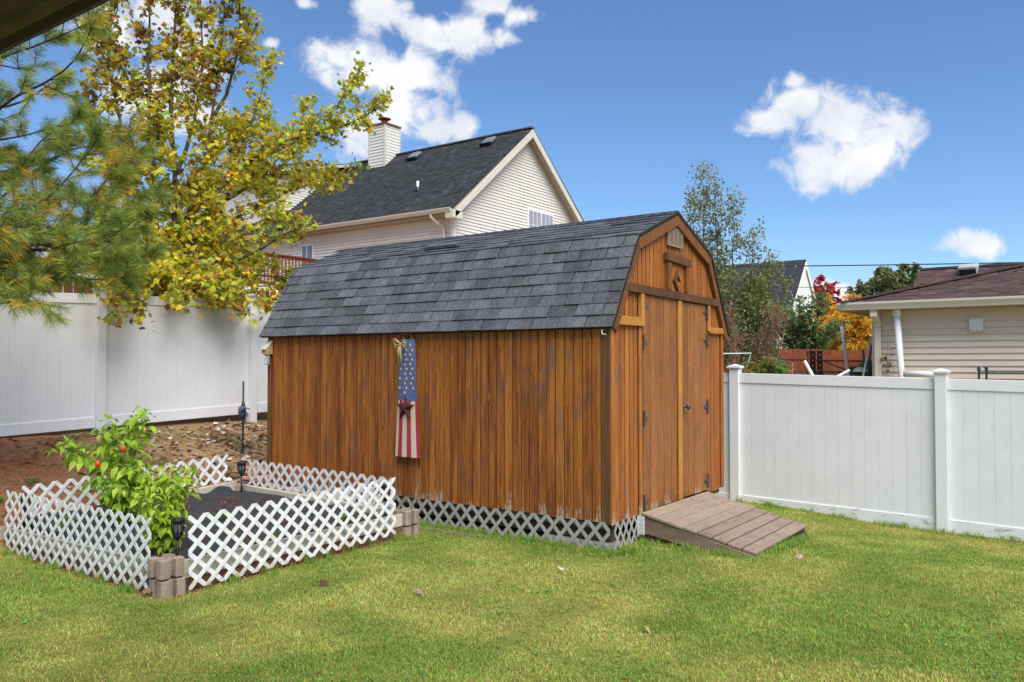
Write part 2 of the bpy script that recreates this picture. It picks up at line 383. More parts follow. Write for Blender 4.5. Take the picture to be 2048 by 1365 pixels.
# ------------------------------------------------------------------ ground
def ground():
    def ax(lo, hi, st, far):
        a = list(np.arange(lo, hi + 1e-6, st)); d = st
        x = lo
        L = []
        while x > -far: d *= 1.35; x -= d; L.append(x)
        d = st; x = hi; Rr = []
        while x < far: d *= 1.35; x += d; Rr.append(x)
        return np.array(L[::-1] + a + Rr)
    xs = ax(-4, 13, .14, 700); ys = ax(-4, 14, .14, 700)
    X, Y = np.meshgrid(xs, ys, indexing='ij'); Z = gz(X, Y)
    Z += (.03 * (vnoise(X*1.1+20, Y*1.1+9, 3) - .5) + .02*(vnoise(X*4+5, Y*4+3, 5)-.5)) * sst(Y, 8.2, 9.0)
    n, m = X.shape; idx = np.arange(n*m).reshape(n, m)
    q = np.stack([idx[:-1,:-1], idx[1:,:-1], idx[1:,1:], idx[:-1,1:]], -1).reshape(-1, 4)
    me = np_mesh('ground', np.stack([X, Y, Z], -1).reshape(-1, 3), [q], smooth=True)
    t = NT('ground_soil_and_turf'); p = t.pos(); s = t.sep(p)
    n1 = t.noise(t.map(p, (1,1,1)), 2.2, 5, .6); n2 = t.noise(p, 38, 4, .7); n3 = t.noise(p, 9, 4, .6)
    turf = t.ramp(t.math('ADD', t.math('MULTIPLY', n1, .6), t.math('MULTIPLY', n2, .4)), [(.3,(.12,.13,.03)), (.5,(.22,.21,.05)), (.7,(.32,.27,.09))])
    dirt = t.ramp(t.math('ADD', t.math('MULTIPLY', n3, .55), t.math('MULTIPLY', n2, .45)), [(.3,(.16,.095,.048)), (.5,(.32,.205,.11)), (.68,(.45,.32,.19))])
    red = t.ramp(t.math('ADD', t.math('MULTIPLY', n3, .4), t.math('MULTIPLY', n2, .6)), [(.3,(.13,.048,.024)), (.55,(.27,.105,.05)), (.7,(.38,.19,.10))])
    lf = t.range(t.math('MULTIPLY_ADD', n1, 2.4, s[0]), 6.9, 5.7)        # pine straw lies on the slope under the pine
    dirt = t.mix(t.math('MULTIPLY', lf, .8), dirt, red)
    dry = t.math('MULTIPLY', t.range(n3, .5, .62), t.range(n1, .42, .6)); dirt = t.mix(t.math('MULTIPLY', dry, .7), dirt, (.14,.15,.045))
    e = t.math('MULTIPLY_ADD', n3, .7, s[1]); c = t.mix(t.range(e, 8.55, 8.8), turf, dirt)
    bx = t.math('MAXIMUM', t.math('SUBTRACT', t.math('ABSOLUTE', t.math('SUBTRACT', s[0], 4.8)), 1.40), t.math('SUBTRACT', t.math('ABSOLUTE', t.math('SUBTRACT', s[1], 7.0)), 1.42))
    bx = t.math('MULTIPLY_ADD', n3, .16, bx); c = t.mix(t.range(bx, .13, .06), c, t.hsv(dirt, v=.6))      # worn soil round the bed
    o = link('ground', me, t.out(c, .95, t.bump(n2, .6, .02), spec=.1)); o['kind'] = 'structure'
ground()

# ------------------------------------------------------------------ shed
X0, X1, Y0, Y1, ZB = 6.69, 9.43, 3.687, 8.636, .25
RE, RB, RT = (6.63, 2.06), (7.17, 2.975), (8.09, 3.33)      # eave, break, ridge of the left half
RBr, REr = (9.03, 2.965), (9.56, 2.06)
def prof(x):
    P = [RE, RB, RT, RBr, REr]
    for a, b in zip(P, P[1:]):
        if x <= b[0]: return a[1] + (b[1]-a[1]) * (x-a[0]) / (b[0]-a[0])
    return REr[1]
shed = thing('garden_shed', (8.06, 6.16, 0), 'brown stained wooden shed with dark gambrel roof and double doors', 'shed')
# core: dark boards behind the siding
core = MB(); ins = .03
pp = [(X0+ins, ZB), (X1-ins, ZB), (X1-ins, prof(X1-ins)-.05), (RBr[0]-.03, RBr[1]-.07), (RT[0], RT[1]-.07), (RB[0]+.03, RB[1]-.07), (X0+ins, prof(X0+ins)-.05)]
core.prism([(x, Y0+ins, z) for x, z in pp], (0, Y1-Y0-2*ins, 0)); core.build('wall', M_dark, shed)
# long wall boards, 4 inch reveal
me_b = MB().box((-.012, 0, 0), (0, .0900, 1.0)).mesh('board')
zt = 2.16
y = Y0 + .10
yy = []
while y < Y1 - .08: yy.append(y); y += .1016
for k, y in enumerate(yy):
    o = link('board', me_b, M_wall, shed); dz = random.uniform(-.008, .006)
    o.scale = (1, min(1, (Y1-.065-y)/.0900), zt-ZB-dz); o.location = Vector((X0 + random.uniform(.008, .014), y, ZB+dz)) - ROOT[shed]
for y, w in ((Y0, .092), (Y1-.062, .062)):
    b = MB(); b.box((X0-.012, y, ZB-.012), (X0+.02, y+w, zt)); bevel(b.build('corner_board', M_cornerwood, shed), .004)
# split and broken spots on two boards
for yv, z0, hgt in ((6.86, 1.02, .22), (6.61, .98, .10), (5.10, 1.32, .12)):
    b = MB(); b.prism([(X0-.014, yv, z0), (X0-.014, yv-.03, z0+hgt*.4), (X0-.006, yv-.006, z0+hgt)], (.012, 0, 0)); b.build('splinter', M_gable, shed)
# back and right walls, simple
MB().box((X1-.02, Y0+.02, ZB), (X1, Y1, 2.1)).build('wall', M_wall, shed)
# gable boards
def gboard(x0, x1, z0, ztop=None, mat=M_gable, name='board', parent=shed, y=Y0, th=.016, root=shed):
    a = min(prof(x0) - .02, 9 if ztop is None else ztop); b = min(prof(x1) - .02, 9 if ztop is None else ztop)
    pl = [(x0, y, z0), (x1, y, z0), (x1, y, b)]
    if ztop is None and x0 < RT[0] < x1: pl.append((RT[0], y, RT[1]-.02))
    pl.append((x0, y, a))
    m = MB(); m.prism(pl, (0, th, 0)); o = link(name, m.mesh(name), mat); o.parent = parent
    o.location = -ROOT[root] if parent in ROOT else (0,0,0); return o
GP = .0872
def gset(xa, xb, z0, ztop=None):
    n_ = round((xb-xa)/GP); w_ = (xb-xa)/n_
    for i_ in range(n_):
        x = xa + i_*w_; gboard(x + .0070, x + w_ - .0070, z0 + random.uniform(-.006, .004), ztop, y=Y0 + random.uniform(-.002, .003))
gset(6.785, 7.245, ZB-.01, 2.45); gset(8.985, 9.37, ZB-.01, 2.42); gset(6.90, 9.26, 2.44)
def trim(name, a, b, mat=M_darkwood, bv=.004): 
    m = MB(); m.box(a, b); return bevel(m.build(name, mat, shed), bv)
trim('corner_board', (X0-.010, Y0-.024, ZB-.02), (X0+.082, Y0-.001, 2.10), M_gable)
trim('corner_board', (X1-.062, Y0-.022, ZB-.0), (X1+.004, Y0-.001, 2.08), M_gable)
trim('door_jamb', (7.245, Y0-.022, ZB-.02), (7.30, Y0-.001, 2.08), M_gable); trim('door_jamb', (8.935, Y0-.022, ZB+.02), (8.985, Y0-.001, 2.08), M_gable)
m = MB(); m.prism([(6.915, Y0-.05, 2.41), (9.262, Y0-.05, 2.385), (9.225, Y0-.05, 2.470), (6.955, Y0-.05, 2.497)], (0, .034, 0)); bevel(m.build('header_board', M_darkwood, shed), .005)
for a, b in (((6.775, 2.085), (7.243, 2.172)), ((8.99, 2.065), (9.43, 2.135))):
    trim('cross_trim', (a[0], Y0-.042, a[1]), (b[0], Y0-.020, b[1]), M_newwood)
trim('jamb_trim', (7.247, Y0-.046, 2.085), (7.318, Y0-.0005, 2.408), M_newwood); trim('jamb_trim', (8.932, Y0-.046, 2.085), (8.984, Y0-.0205, 2.383), M_newwood)
# rake boards follow the gambrel
def rake(p, q, w, name='rake_board', mat=M_rake, y=Y0-.046, th=.045, off=.0):
    p = Vector((p[0], 0, p[1])); q = Vector((q[0], 0, q[1])); d = (q-p).normalized(); n = Vector((d.z, 0, -d.x))
    if n.z > 0: n = -n
    a = [p + n*off, q + n*off, q + n*(off+w), p + n*(off+w)]
    m = MB(); m.prism([(v.x, y, v.z) for v in a], (0, th, 0)); return bevel(m.build(name, mat, shed), .004)
rake((6.66, 2.06), (7.185, 2.955), .085, off=.012); rake((7.16, 2.955), (8.12, 3.330), .115, y=Y0-.0515, off=.012)
rake((8.06, 3.330), (9.04, 2.95), .115, y=Y0-.050, off=.012); rake((9.01, 2.955), (9.535, 2.05), .085, off=.012)
# doors: boards, closing strip, hinges, handle
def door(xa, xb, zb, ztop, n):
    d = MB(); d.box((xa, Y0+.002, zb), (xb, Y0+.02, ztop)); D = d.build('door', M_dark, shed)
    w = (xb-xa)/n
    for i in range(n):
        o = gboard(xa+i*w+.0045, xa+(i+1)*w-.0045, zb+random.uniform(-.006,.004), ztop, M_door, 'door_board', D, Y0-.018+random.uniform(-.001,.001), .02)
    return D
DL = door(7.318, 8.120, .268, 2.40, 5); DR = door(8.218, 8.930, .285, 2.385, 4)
m = MB(); m.box((8.122, Y0-.040, .270), (8.212, Y0-.0185, 2.392)); bevel(m.build('closing_strip', M_newwood, DL), .004)
def hinge(D, x, z, sgn):
    m = MB(); m.box((x-.022, Y0-.030, z-.075), (x+.004, Y0-.0225, z+.075))
    m.prism([(x+sgn*.003, Y0-.029, z-.032), (x+sgn*.003, Y0-.029, z+.032), (x+sgn*.06, Y0-.029, z+.012), (x+sgn*.10, Y0-.029, z), (x+sgn*.06, Y0-.029, z-.012)], (0, .007, 0))
    m.tube([(x-sgn*.004, Y0-.034, z-.08), (x-sgn*.004, Y0-.034, z+.08)], .007, 6); m.build('hinge', M_hinge, D)
for z in (2.29, 2.03 if False else 1.93, 1.18, .36): hinge(DL, 7.325 if z < 2 else 7.34, z, 1)
for z in (2.30, 1.98, 1.23, .39): hinge(DR, 8.925, z, -1)
m = MB(); m.lathe([(.022,0),(.022,.012),(.010,.014),(.010,.05),(.026,.055),(.030,.072),(.020,.085),(.004,.09)], n=12)
h = m.build('handle', M_hinge, DR, True); h.matrix_basis = Matrix.Translation((8.262, Y0-.018, 1.255)) @ Matrix.Rotation(math.pi/2, 4, 'X')
m = MB(); m.box((8.238, Y0-.027, 1.18), (8.286, Y0-.018, 1.34)); m.build('handle_plate', M_hinge, DR)
# loft hatch with a hollow diamond, and the vent above it
hat = MB(); hat.box((7.845, Y0-.012, 2.485), (8.362, Y0-.001, 2.835)); H_ = hat.build('loft_hatch', M_gable, shed)
for i in range(4): gboard(7.93+i*.093+.003, 7.93+(i+1)*.093-.003, 2.485, 2.80, M_gable, 'door_board', H_, Y0-.020, .007)
for a, b, mt in (((7.825, 2.778), (8.405, 2.868), M_darkwood),):
    m = MB(); m.prism([(a[0], Y0-.062, a[1]+.012), (b[0], Y0-.062, a[1]-.012), (b[0], Y0-.062, b[1]-.012), (a[0], Y0-.062, b[1]+.012)], (0, .048, 0)); bevel(m.build('lintel', mt, H_), .004)
for xa, xb in ((7.845, 7.922), (8.305, 8.362)):
    m = MB(); m.box((xa, Y0-.058, 2.488), (xb, Y0-.0125, 2.772)); bevel(m.build('side_board', M_rake, H_), .004)
dc = Vector((8.105, Y0-.05, 2.596)); dp = [dc+Vector((0,0,.113)), dc+Vector((.10,0,0)), dc+Vector((0,0,-.113)), dc+Vector((-.10,0,0))]
for i in range(4):
    a, b = dp[i], dp[(i+1) % 4]; ai, bi = dc+(a-dc)*.58, dc+(b-dc)*.58
    m = MB(); m.prism([a, b, bi, ai], (0, .028, 0)); m.build('diamond_bar', M_gable if i in (0,1) else M_darkwood, H_)
v = MB(); v.box((7.90, Y0-.010, 2.965), (8.252, Y0+.001, 3.15)); Vn = v.build('vent', M_dark, shed)
M_vent = flat('almond_vent', (.30,.225,.145), .5, .05)
v = MB()
for a, b in (((7.895,2.958),(7.915,3.158)), ((8.238,2.958),(8.258,3.158)), ((8.02,2.97),(8.036,3.145)), ((8.118,2.97),(8.134,3.145)), ((7.915,2.958),(8.238,2.972)), ((7.915,3.144),(8.238,3.158))): v.box((a[0], Y0-.034, a[1]), (b[0], Y0-.011, b[1]))
v.build('vent_frame', M_vent, Vn)
v = MB()
for i in range(14):
    z = 2.976+i*.012
    for xa, xb in ((7.916,8.019), (8.037,8.117), (8.135,8.237)): v.obox((xa, Y0-.031, z), (xb-xa,0,0), (0,.012,.003), (0,0,.0068))
v.build('louvre', M_vent, Vn, kind='stuff')
# roof: deck shell and shingles
YR0, YR1 = Y0-.055, 8.725
sh = MB()
for a, b in ((RE,RB),(RB,RT),(RT,RBr),(RBr,REr)):
    d = Vector((b[0]-a[0], 0, b[1]-a[1])); n = Vector((d.z,0,-d.x)).normalized(); n = n if n.z < 0 else -n
    sh.prism([(a[0],YR0,a[1]), (b[0],YR0,b[1]), (b[0]+n.x*.03,YR0,b[1]+n.z*.03), (a[0]+n.x*.03,YR0,a[1]+n.z*.03)], (0, YR1-YR0, 0))
sh.build('roof', M_dark, shed)
def tabmesh(w, h, t=.014):
    m = MB(); m.add([(0,0,.002),(w,0,.002),(w,h+.03,.0),(0,h+.03,.0),(0,0,t),(w,0,t),(w,h+.03,.0035),(0,h+.03,.0035)], [(0,3,2,1),(4,5,6,7),(0,1,5,4),(1,2,6,5),(2,3,7,6),(3,0,4,7)]); return m.mesh('shingle')
TW = .3048; ME_T = tabmesh(TW-.011, .1275)
def slope(a, b, rows, joined=None):
    d = Vector((b[0]-a[0], 0, b[1]-a[1])); L = d.length; u = d.normalized(); yv = Vector((0,-1,0)) if d.x > 0 else Vector((0,1,0))
    n = yv.cross(u); ex = L/rows
    for r in range(rows):
        s = -.008 + r*ex; y = (-.22 if r % 2 else -.07)
        while y < YR1-YR0:
            a0, a1 = max(y, 0), min(y+TW-.011, YR1-YR0)
            if a1-a0 > .02:
                o0 = Vector((a[0], YR1-a0 if d.x > 0 else YR0+a0, a[1])) + u*s + n*(.001+random.uniform(0,.002))
                if joined is None:
                    o = link('shingle', ME_T, M_shingle, shed)
                    tilt = Matrix.Rotation(random.uniform(-.006,.006), 4, 'Z') @ Matrix.Rotation(random.uniform(-.012,.004), 4, 'X')
                    place(o, shed, frame(yv, u, n, o0) @ tilt @ Matrix.Diagonal(((a1-a0)/(TW-.011), ex/.1275*random.uniform(.99,1.03), random.uniform(.8,1.6), 1)))
                else:
                    k = random.uniform(.026,.09); joined.obox(o0, yv*(a1-a0), u*(ex+.03), n*.007, (k,k*1.06,k*1.2))
            y += TW
slope(RE, RB, 8); slope(RB, RT, 7)
jm = MB(); slope(REr, RBr, 8, jm); slope(RBr, RT, 7, jm); jm.build('shingle', M_hshingle, shed, kind='stuff')
rc = MB(); y = YR0
while y < YR1:
    k = random.uniform(.03,.07)
    for s_, e_ in ((-1, RB), (1, RBr)):
        d = Vector((e_[0]-RT[0], 0, e_[1]-RT[1])).normalized(); rc.obox((RT[0], y, RT[1]+.012), d*.13, (0, .16, 0), (0,0,.006), (k,k*1.06,k*1.2))
    y += .13
rc.build('ridge_cap', M_hshingle, shed, kind='stuff')
tn = MB(); tn.obox((7.38, 6.6, 3.085), (.10,0,.04), (0,-.5,0), (-.01,0,.03)); tn.build('lifted_shingle', M_shingle, shed)
# skids and joists under the floor
for x in (6.80, 7.6, 8.5, 9.25): MB().box((x, Y0+.06, .06), (x+.09, Y1-.05, .185)).build('skid', M_skid, shed)
MB().box((X0+.02, Y0+.03, .187), (X1-.03, Y1-.03, .247)).build('floor', M_skid, shed)
def cblock(x, y, z, w, d, h, lab):
    m = MB(); m.box((x,y,z),(x+w,y+d,z+h)); setp(bevel(m.build('concrete_block', M_cblock), .008), lab, 'concrete block', 'blocks carrying the shed corner')
cblock(6.72, 4.06, -.12, .2, .40, .165, 'pale concrete block behind grey lattice carrying the shed, farther from the corner')
cblock(6.72, 3.70, -.12, .2, .34, .165, 'pale concrete block behind grey lattice right at the shed corner')
# small white hook and chain bits on the corner
hk = MB(); hk.tube([(X0-.012, Y0+.06, 2.04), (X0-.05, Y0+.06, 2.03), (X0-.055, Y0+.055, 1.995), (X0-.02, Y0+.03, 1.99)], .007, 6); hk.build('hook', M_trimw, shed, True)
for i in range(5): 
    c = MB(); c.tube([(X0-.016+.004*math.cos(q), Y0+.055+.011*math.cos(q)*(i % 2 == 0), 1.09-i*.03+.017*math.sin(q)) for q in np.linspace(0, 6.28, 9)], .0018, 4); c.build('chain_link', flat('brass', (.22,.13,.05), .5, .1, 8, .6) if i == 0 else bpy.data.materials['brass'], shed)

# ------------------------------------------------------------------ ramp
ramp = thing('door_ramp', (8.0, 3.05, 0), 'short plank ramp leading from the lawn up to the shed doors', 'ramp')
rt, rb = Vector((0, 3.615, .285)), Vector((0, 2.505, .035)); rd = (rb-rt); rl = rd.length; ru = rd.normalized(); rn = Vector((0, -ru.z, ru.y)); rn = rn if rn.z > 0 else -rn
ends = [(7.175,8.770),(7.18,8.772),(7.185,8.772),(7.19,8.768),(7.20,8.768),(7.21,8.766),(7.22,8.765),(7.235,8.765)]
for i in range(8):
    a = rl/8*i; gap = .003 if i < 3 else .015; wv = .004 if i < 3 else .009
    o0 = rt + ru*a + rn*random.uniform(-.002,.003); xa, xb = ends[i]
    m = MB(); N_ = 9; top = []; vs = []
    for k in range(N_):
        x = xa + (xb-xa)*k/(N_-1); s = wv*math.sin(k*.9+i*.7) + (.012*((k/(N_-1))**4) if i > 2 else 0)
        a0 = o0 + ru*(gap/2 + s*.5) + rn*(s*.45); a1 = o0 + ru*(rl/8-gap/2 + s*.5) + rn*(s*.45)
        for q in (a0, a1, a1 - rn*.025, a0 - rn*.025): vs.append((x, q.y, q.z))
    fs = []
    for k in range(N_-1):
        for j in range(4): fs.append((k*4+j, k*4+(j+1) % 4, (k+1)*4+(j+1) % 4, (k+1)*4+j))
    fs += [(0,3,2,1), tuple((N_-1)*4+j for j in range(4))]
    m.add(vs, [f[::-1] for f in fs]); bevel(m.build('plank', M_comp, ramp), .003)
    for x in (xa+.05, (xa+xb)/2, xb-.05):
        q = o0 + ru*rl/16 + rn*.0035; s = MB(); s.lathe([(.006,0),(.006,.003)], (x, q.y, q.z), 8); s.build('screw', M_hinge, ramp)
for x in (7.195, 7.95, 8.715):
    m = MB(); p0 = rt - rn*.030; p1 = rb - rn*.030
    m.prism([(x, p0.y-.01, p0.z), (x, p1.y+.01, p1.z), (x, p1.y-.01, p1.z-.045), (x, p1.y+.12, -.07), (x, p0.y-.01, .085)], (.038, 0, 0)); bevel(m.build('stringer', M_pt, ramp), .003)
m = MB(); 
for i in range(36):
    q = rt - rn*.030 + ru*(rl*i/36+.006); m.obox((7.178+.0012*i, q.y, q.z), (.012,0,0), ru*.017, rn*.006)
m.build('grooved_edge', M_hinge, ramp, kind='stuff')
m = MB(); m.box((7.172, 3.585, .075), (7.176, 3.66, .25)); m.box((7.165, 3.655, .05), (7.24, 3.659, .25))
for z in (.1,.14,.18,.22): m.box((7.168, 3.60, z), (7.172, 3.612, z+.012))
m.build('bracket', M_metal, ramp)
def rock(name, c, r, mat, label, cat, seed, group=None, flatk=1.0):
    rg = np.random.default_rng(seed); bm = bmesh.new(); bmesh.ops.create_cube(bm, size=2); bmesh.ops.subdivide_edges(bm, edges=bm.edges, cuts=2, use_grid_fill=True)
    for v in bm.verts:
        p = v.co.normalized()*.35 + v.co*.65; j = rg.uniform(-.10,.10,3); v.co = Vector(((p.x+j[0])*r[0], (p.y+j[1])*r[1], (p.z+j[2]*.6)*r[2]))
    me = bpy.data.meshes.new(name); bm.to_mesh(me); bm.free(); o = link(name, me, mat); o.location = c; o.rotation_euler = (0,0,rg.uniform(0,6)); return setp(o, label, cat, group)
rock('flat_stone', (7.36, 3.52, .0), (.13,.09,.045), flat('brown_stone', (.20,.13,.10), .9, .3, 10, bump=.5), 'brown flat stone under the ramp corner beside the grey lattice', 'stone', 3)

# ------------------------------------------------------------------ lattice panels
def clip(poly, ax, val, keep_less):
    out = []
    for i in range(len(poly)):
        a, b = poly[i], poly[(i+1) % len(poly)]; ia = (a[ax] <= val) == keep_less; ib = (b[ax] <= val) == keep_less
        if ia: out.append(a)
        if ia != ib:
            t = (val-a[ax])/(b[ax]-a[ax]); out.append(tuple(a[k]+(b[k]-a[k])*t for k in (0,1)))
    return out
def lattice(label, o, u, length, nz, hx, hz, w, mat, group, up=(0,0,1), name='lattice_panel', sag=None):
    """panel of two layers of diagonal strips; o = lower corner, u = direction along the ground"""
    u = Vector(u).normalized(); up = Vector(up).normalized(); nrm = u.cross(up)
    nx = 2*int(round(length/(2*hx))); hx = length/nx; o = Vector(o)
    root = thing(name, o, label, 'lattice', group); e = w*.05
    for d in (1, -1):
        starts = [(i, 0) for i in range(0, nx, 2)] + [((0 if d == 1 else nx), j) for j in range(2, nz, 2)]
        if d == -1: starts = [(i, 0) for i in range(2, nx+1, 2)] + [(nx, j) for j in range(2, nz, 2)]
        for i, j in starts:
            n = min(nx-i if d == 1 else i, nz-j)
            if n < 1: continue
            a = np.array([i*hx, j*hz]); b = np.array([(i+d*n)*hx, (j+n)*hz]); t = (b-a)/np.linalg.norm(b-a); q = np.array([-t[1], t[0]])*w/2; a = a-t*w; b = b+t*w
            pl = [tuple(a-q), tuple(b-q), tuple(b+q), tuple(a+q)]
            for ax, lo, hi in ((0, -e, nx*hx+e), (1, -e, nz*hz+e)):
                pl = clip(pl, ax, hi, True); pl = clip(pl, ax, lo, False)
                if len(pl) < 3: break
            if len(pl) < 3: continue
            off = nrm * (.0003 if d == 1 else -.0043)
            f = lambda x, z: o + u*x + up*z + off + (nrm*sag(x) if sag else Vector((0,0,0)))
            m = MB(); m.prism([f(x, z) for x, z in pl], nrm*.004); m.build('lattice_strip', mat, root)
    return root
GL = 'white lattice panels round the garden bed'
lattice('white lattice panel along the lawn between the two block corners of the bed', (3.640, 5.615, .015), (1,.0,.018), 2.235, 8, .0735, .0690, .034, M_lat, GL, (0,.03,1))
lattice('white lattice panel on the open left side of the garden bed', (3.43, 8.21, .0), (0,-1,.006), 2.40, 8, .0735, .0690, .034, M_lat, GL, (.03,0,1))
lattice('white lattice panel at the back of the bed below the dirt bank', (3.65, 8.37, .235), (1,0,.045), 2.26, 4, .0735, .079, .036, M_lat, GL, (0,-.02,1))
lattice('white lattice panel between the garden bed and the shed wall', (6.15, 8.30, .255), (0,-1,-.012), 2.37, 4, .0735, .079, .036, M_lat, GL)
GG = 'grey lattice skirt under the shed'
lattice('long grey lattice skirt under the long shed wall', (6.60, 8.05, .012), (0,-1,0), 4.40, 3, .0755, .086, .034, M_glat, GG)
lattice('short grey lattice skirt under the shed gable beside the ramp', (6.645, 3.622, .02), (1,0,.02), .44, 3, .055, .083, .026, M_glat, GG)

# ------------------------------------------------------------------ raised bed
bed = thing('raised_garden_bed', (4.8, 7.0, 0), 'plank framed garden bed lined with black landscape fabric', 'garden bed')
M_soil = flat('bed_soil', (.17,.10,.055), .95, .4, 30, bump=.6)
def bp(p, q, z0, z1, th, mt=None):
    m = MB(); p, q = Vector(p), Vector(q); d = q-p; n = Vector((-d.y, d.x, 0)).normalized()*th
    m.prism([p+Vector((0,0,z0[0])), q+Vector((0,0,z0[1])), q+Vector((0,0,z1[1])), p+Vector((0,0,z1[0]))], n); bevel(m.build('soil_edge' if mt else 'plank', mt or M_greywood, bed), .005)
bp((3.60,5.68,0), (6.05,5.68,0), (.085,.10), (.228,.222), .04); bp((3.60,5.69,0), (6.05,5.69,0), (-.05,-.05), (.083,.098), .03, M_soil)
bp((3.49,8.25,0), (3.49,5.85,0), (.06,.085), (.19,.227), .04); bp((3.50,8.25,0), (3.50,5.85,0), (-.05,-.05), (.058,.083), .03, M_soil)
bp((6.0,8.34,0), (3.62,8.34,0), (.12,.05), (.335,.21), .04); bp((6.10,5.80,0), (6.10,8.28,0), (.10,.10), (.235,.285), .04)
nx, ny = 60, 60; fx, fy = np.meshgrid(np.linspace(3.53, 6.07, nx), np.linspace(5.73, 8.30, ny), indexing='ij')
fz = .165 + .02*vnoise(fx*3.1, fy*3.3, 8) + .030*(vnoise(fx*7+3, fy*6, 9)-.5)
ed = np.minimum.reduce([fx-3.53, 6.07-fx, fy-5.73, 8.30-fy]); fz += .055*np.clip(1-ed/.13, 0, 1)**1.5*(.35+1.1*vnoise(fx*5, fy*5, 12))*(fy > 6.3) + .05*sst(fy,7.4,8.3)
fz = np.where(fx > 5.9, np.minimum(fz, .22), fz)
idx = np.arange(nx*ny).reshape(nx, ny); q = np.stack([idx[:-1,:-1], idx[1:,:-1], idx[1:,1:], idx[:-1,1:]], -1).reshape(-1, 4)
link('landscape_fabric', np_mesh('landscape_fabric', np.stack([fx, fy, fz], -1).reshape(-1, 3), [q], smooth=True), M_fabric, bed)
def FZ(x, y): return float(fz[int(np.clip((x-3.53)/2.54*(nx-1), 0, nx-1)), int(np.clip((y-5.73)/2.57*(ny-1), 0, ny-1))])
# planter blocks: four rounded lobes round a slotted core
def planter_mesh():
    m = MB()
    for sx in (-1, 1):
        for sy in (-1, 1):
            c = [(sx*.022, sy*.022), (sx*.098, sy*.022), (sx*.098, sy*.086), (sx*.086, sy*.098), (sx*.022, sy*.098)]
            m.prism([(x, y, -.0) for x, y in c], (0, 0, .142))
    m.box((-.055,-.021,.002), (.055,.021,.139)); m.box((-.021,-.055,.002), (.021,.055,.139)); return m.mesh('planter_block')
ME_PB = planter_mesh()
def pblock(x, y, z, rz, label, first=[None]):
    if first[0] is None:
        o = link('planter_block', ME_PB, M_block); bevel(o, .011, 2); first[0] = o
    else:
        o = first[0].copy(); COL.objects.link(o)
    o.location = (x, y, z); o.rotation_euler = (random.uniform(-.02,.02), random.uniform(-.02,.02), rz); return setp(o, label, 'concrete block', 'planter wall blocks at the bed corners')
pblock(3.50, 5.70, .135, .04, 'upper slotted tan block of the stack at the nearest bed corner')
pblock(3.51, 5.69, -.02, -.03, 'lower slotted tan block sunk in grass at the nearest bed corner')
pblock(6.13, 5.72, .105, .02, 'upper slotted tan block at the bed corner next to the shed skirt')
pblock(6.14, 5.73, -.05, -.02, 'lower slotted tan block at the bed corner next to the shed skirt')
pblock(6.06, 8.36, .14, .05, 'slotted tan block at the back bed corner behind the torch light')
pblock(3.50, 8.34, .06, .0, 'slotted tan block at the far open corner of the bed')
m = MB(); m.obox((6.37, 6.15, -.06), (.09, .0, 0), (.03, -1.1, .0), (0, 0, .075)); setp(bevel(m.build('landscape_timber', M_pt), .012, 2), 'weathered timber lying in grass before the grey lattice skirt', 'timber')
# solar torches
def torch(x, y, z, h, label):
    r = thing('solar_torch', (x, y, z), label, 'garden light', 'black solar torch lights at the bed corners')
    m = MB(); m.tube([(x,y,z-.02),(x,y,z+h-.155)], .010, 8); m.build('stake', M_black, r, True)
    m = MB(); m.lathe([(.012,-.16),(.022,-.15),(.034,-.125),(.030,-.118)], (x,y,z+h), 12); m.lathe([(.040,-.028),(.050,-.02),(.050,0),(.044,.008),(.02,.012)], (x,y,z+h), 14); m.build('lamp_cap', M_black, r, True)['kind'] = 'stuff'
    for k in range(8):
        a = k*math.pi/4+.2; ca, sa = math.cos(a), math.sin(a)
        m = MB(); m.tube([(x+.031*ca,y+.031*sa,z+h-.125),(x+.044*ca,y+.044*sa,z+h-.085),(x+.045*ca,y+.045*sa,z+h-.022)], .0055, 5); m.build('rib', M_black, r)
    m = MB(); m.lathe([(.022,-.12),(.030,-.09),(.031,-.028)], (x,y,z+h), 10); m.build('diffuser', flat('smoky_plastic', (.12,.12,.12), .3, .1) if 'smoky_plastic' not in bpy.data.materials else bpy.data.materials['smoky_plastic'], r, True)
torch(3.71, 5.88, .12, .385, 'black solar torch in the gap of lattice at the nearest bed corner')
torch(5.97, 8.18, .19, .375, 'black solar torch at the back bed corner toward the shed')
torch(3.62, 8.20, .12, .36, 'black solar torch behind lattice at the open far corner of the bed')
torch(5.98, 5.86, .14, .36, 'black solar torch behind lattice at the bed corner beside shed skirt')
# black ties and thorny wire at the panel ends
for (x, y, z, lab) in ((3.55, 5.70, .40, 'nearest bed corner'), (6.05, 5.70, .36, 'bed corner next to the shed skirt')):
    m = MB()
    for k in range(3):
        p = [(x-.12+.08*i+random.uniform(-.02,.02), y-.06+random.uniform(-.02,.04), z+random.uniform(-.12,.06)) for i in range(5)]; m.tube(p, .0025, 4)
    setp(m.build('tie_wire', M_twig), 'thin dark wire tying the lattice ends at the '+lab, 'wire', 'tie wires on the lattice')

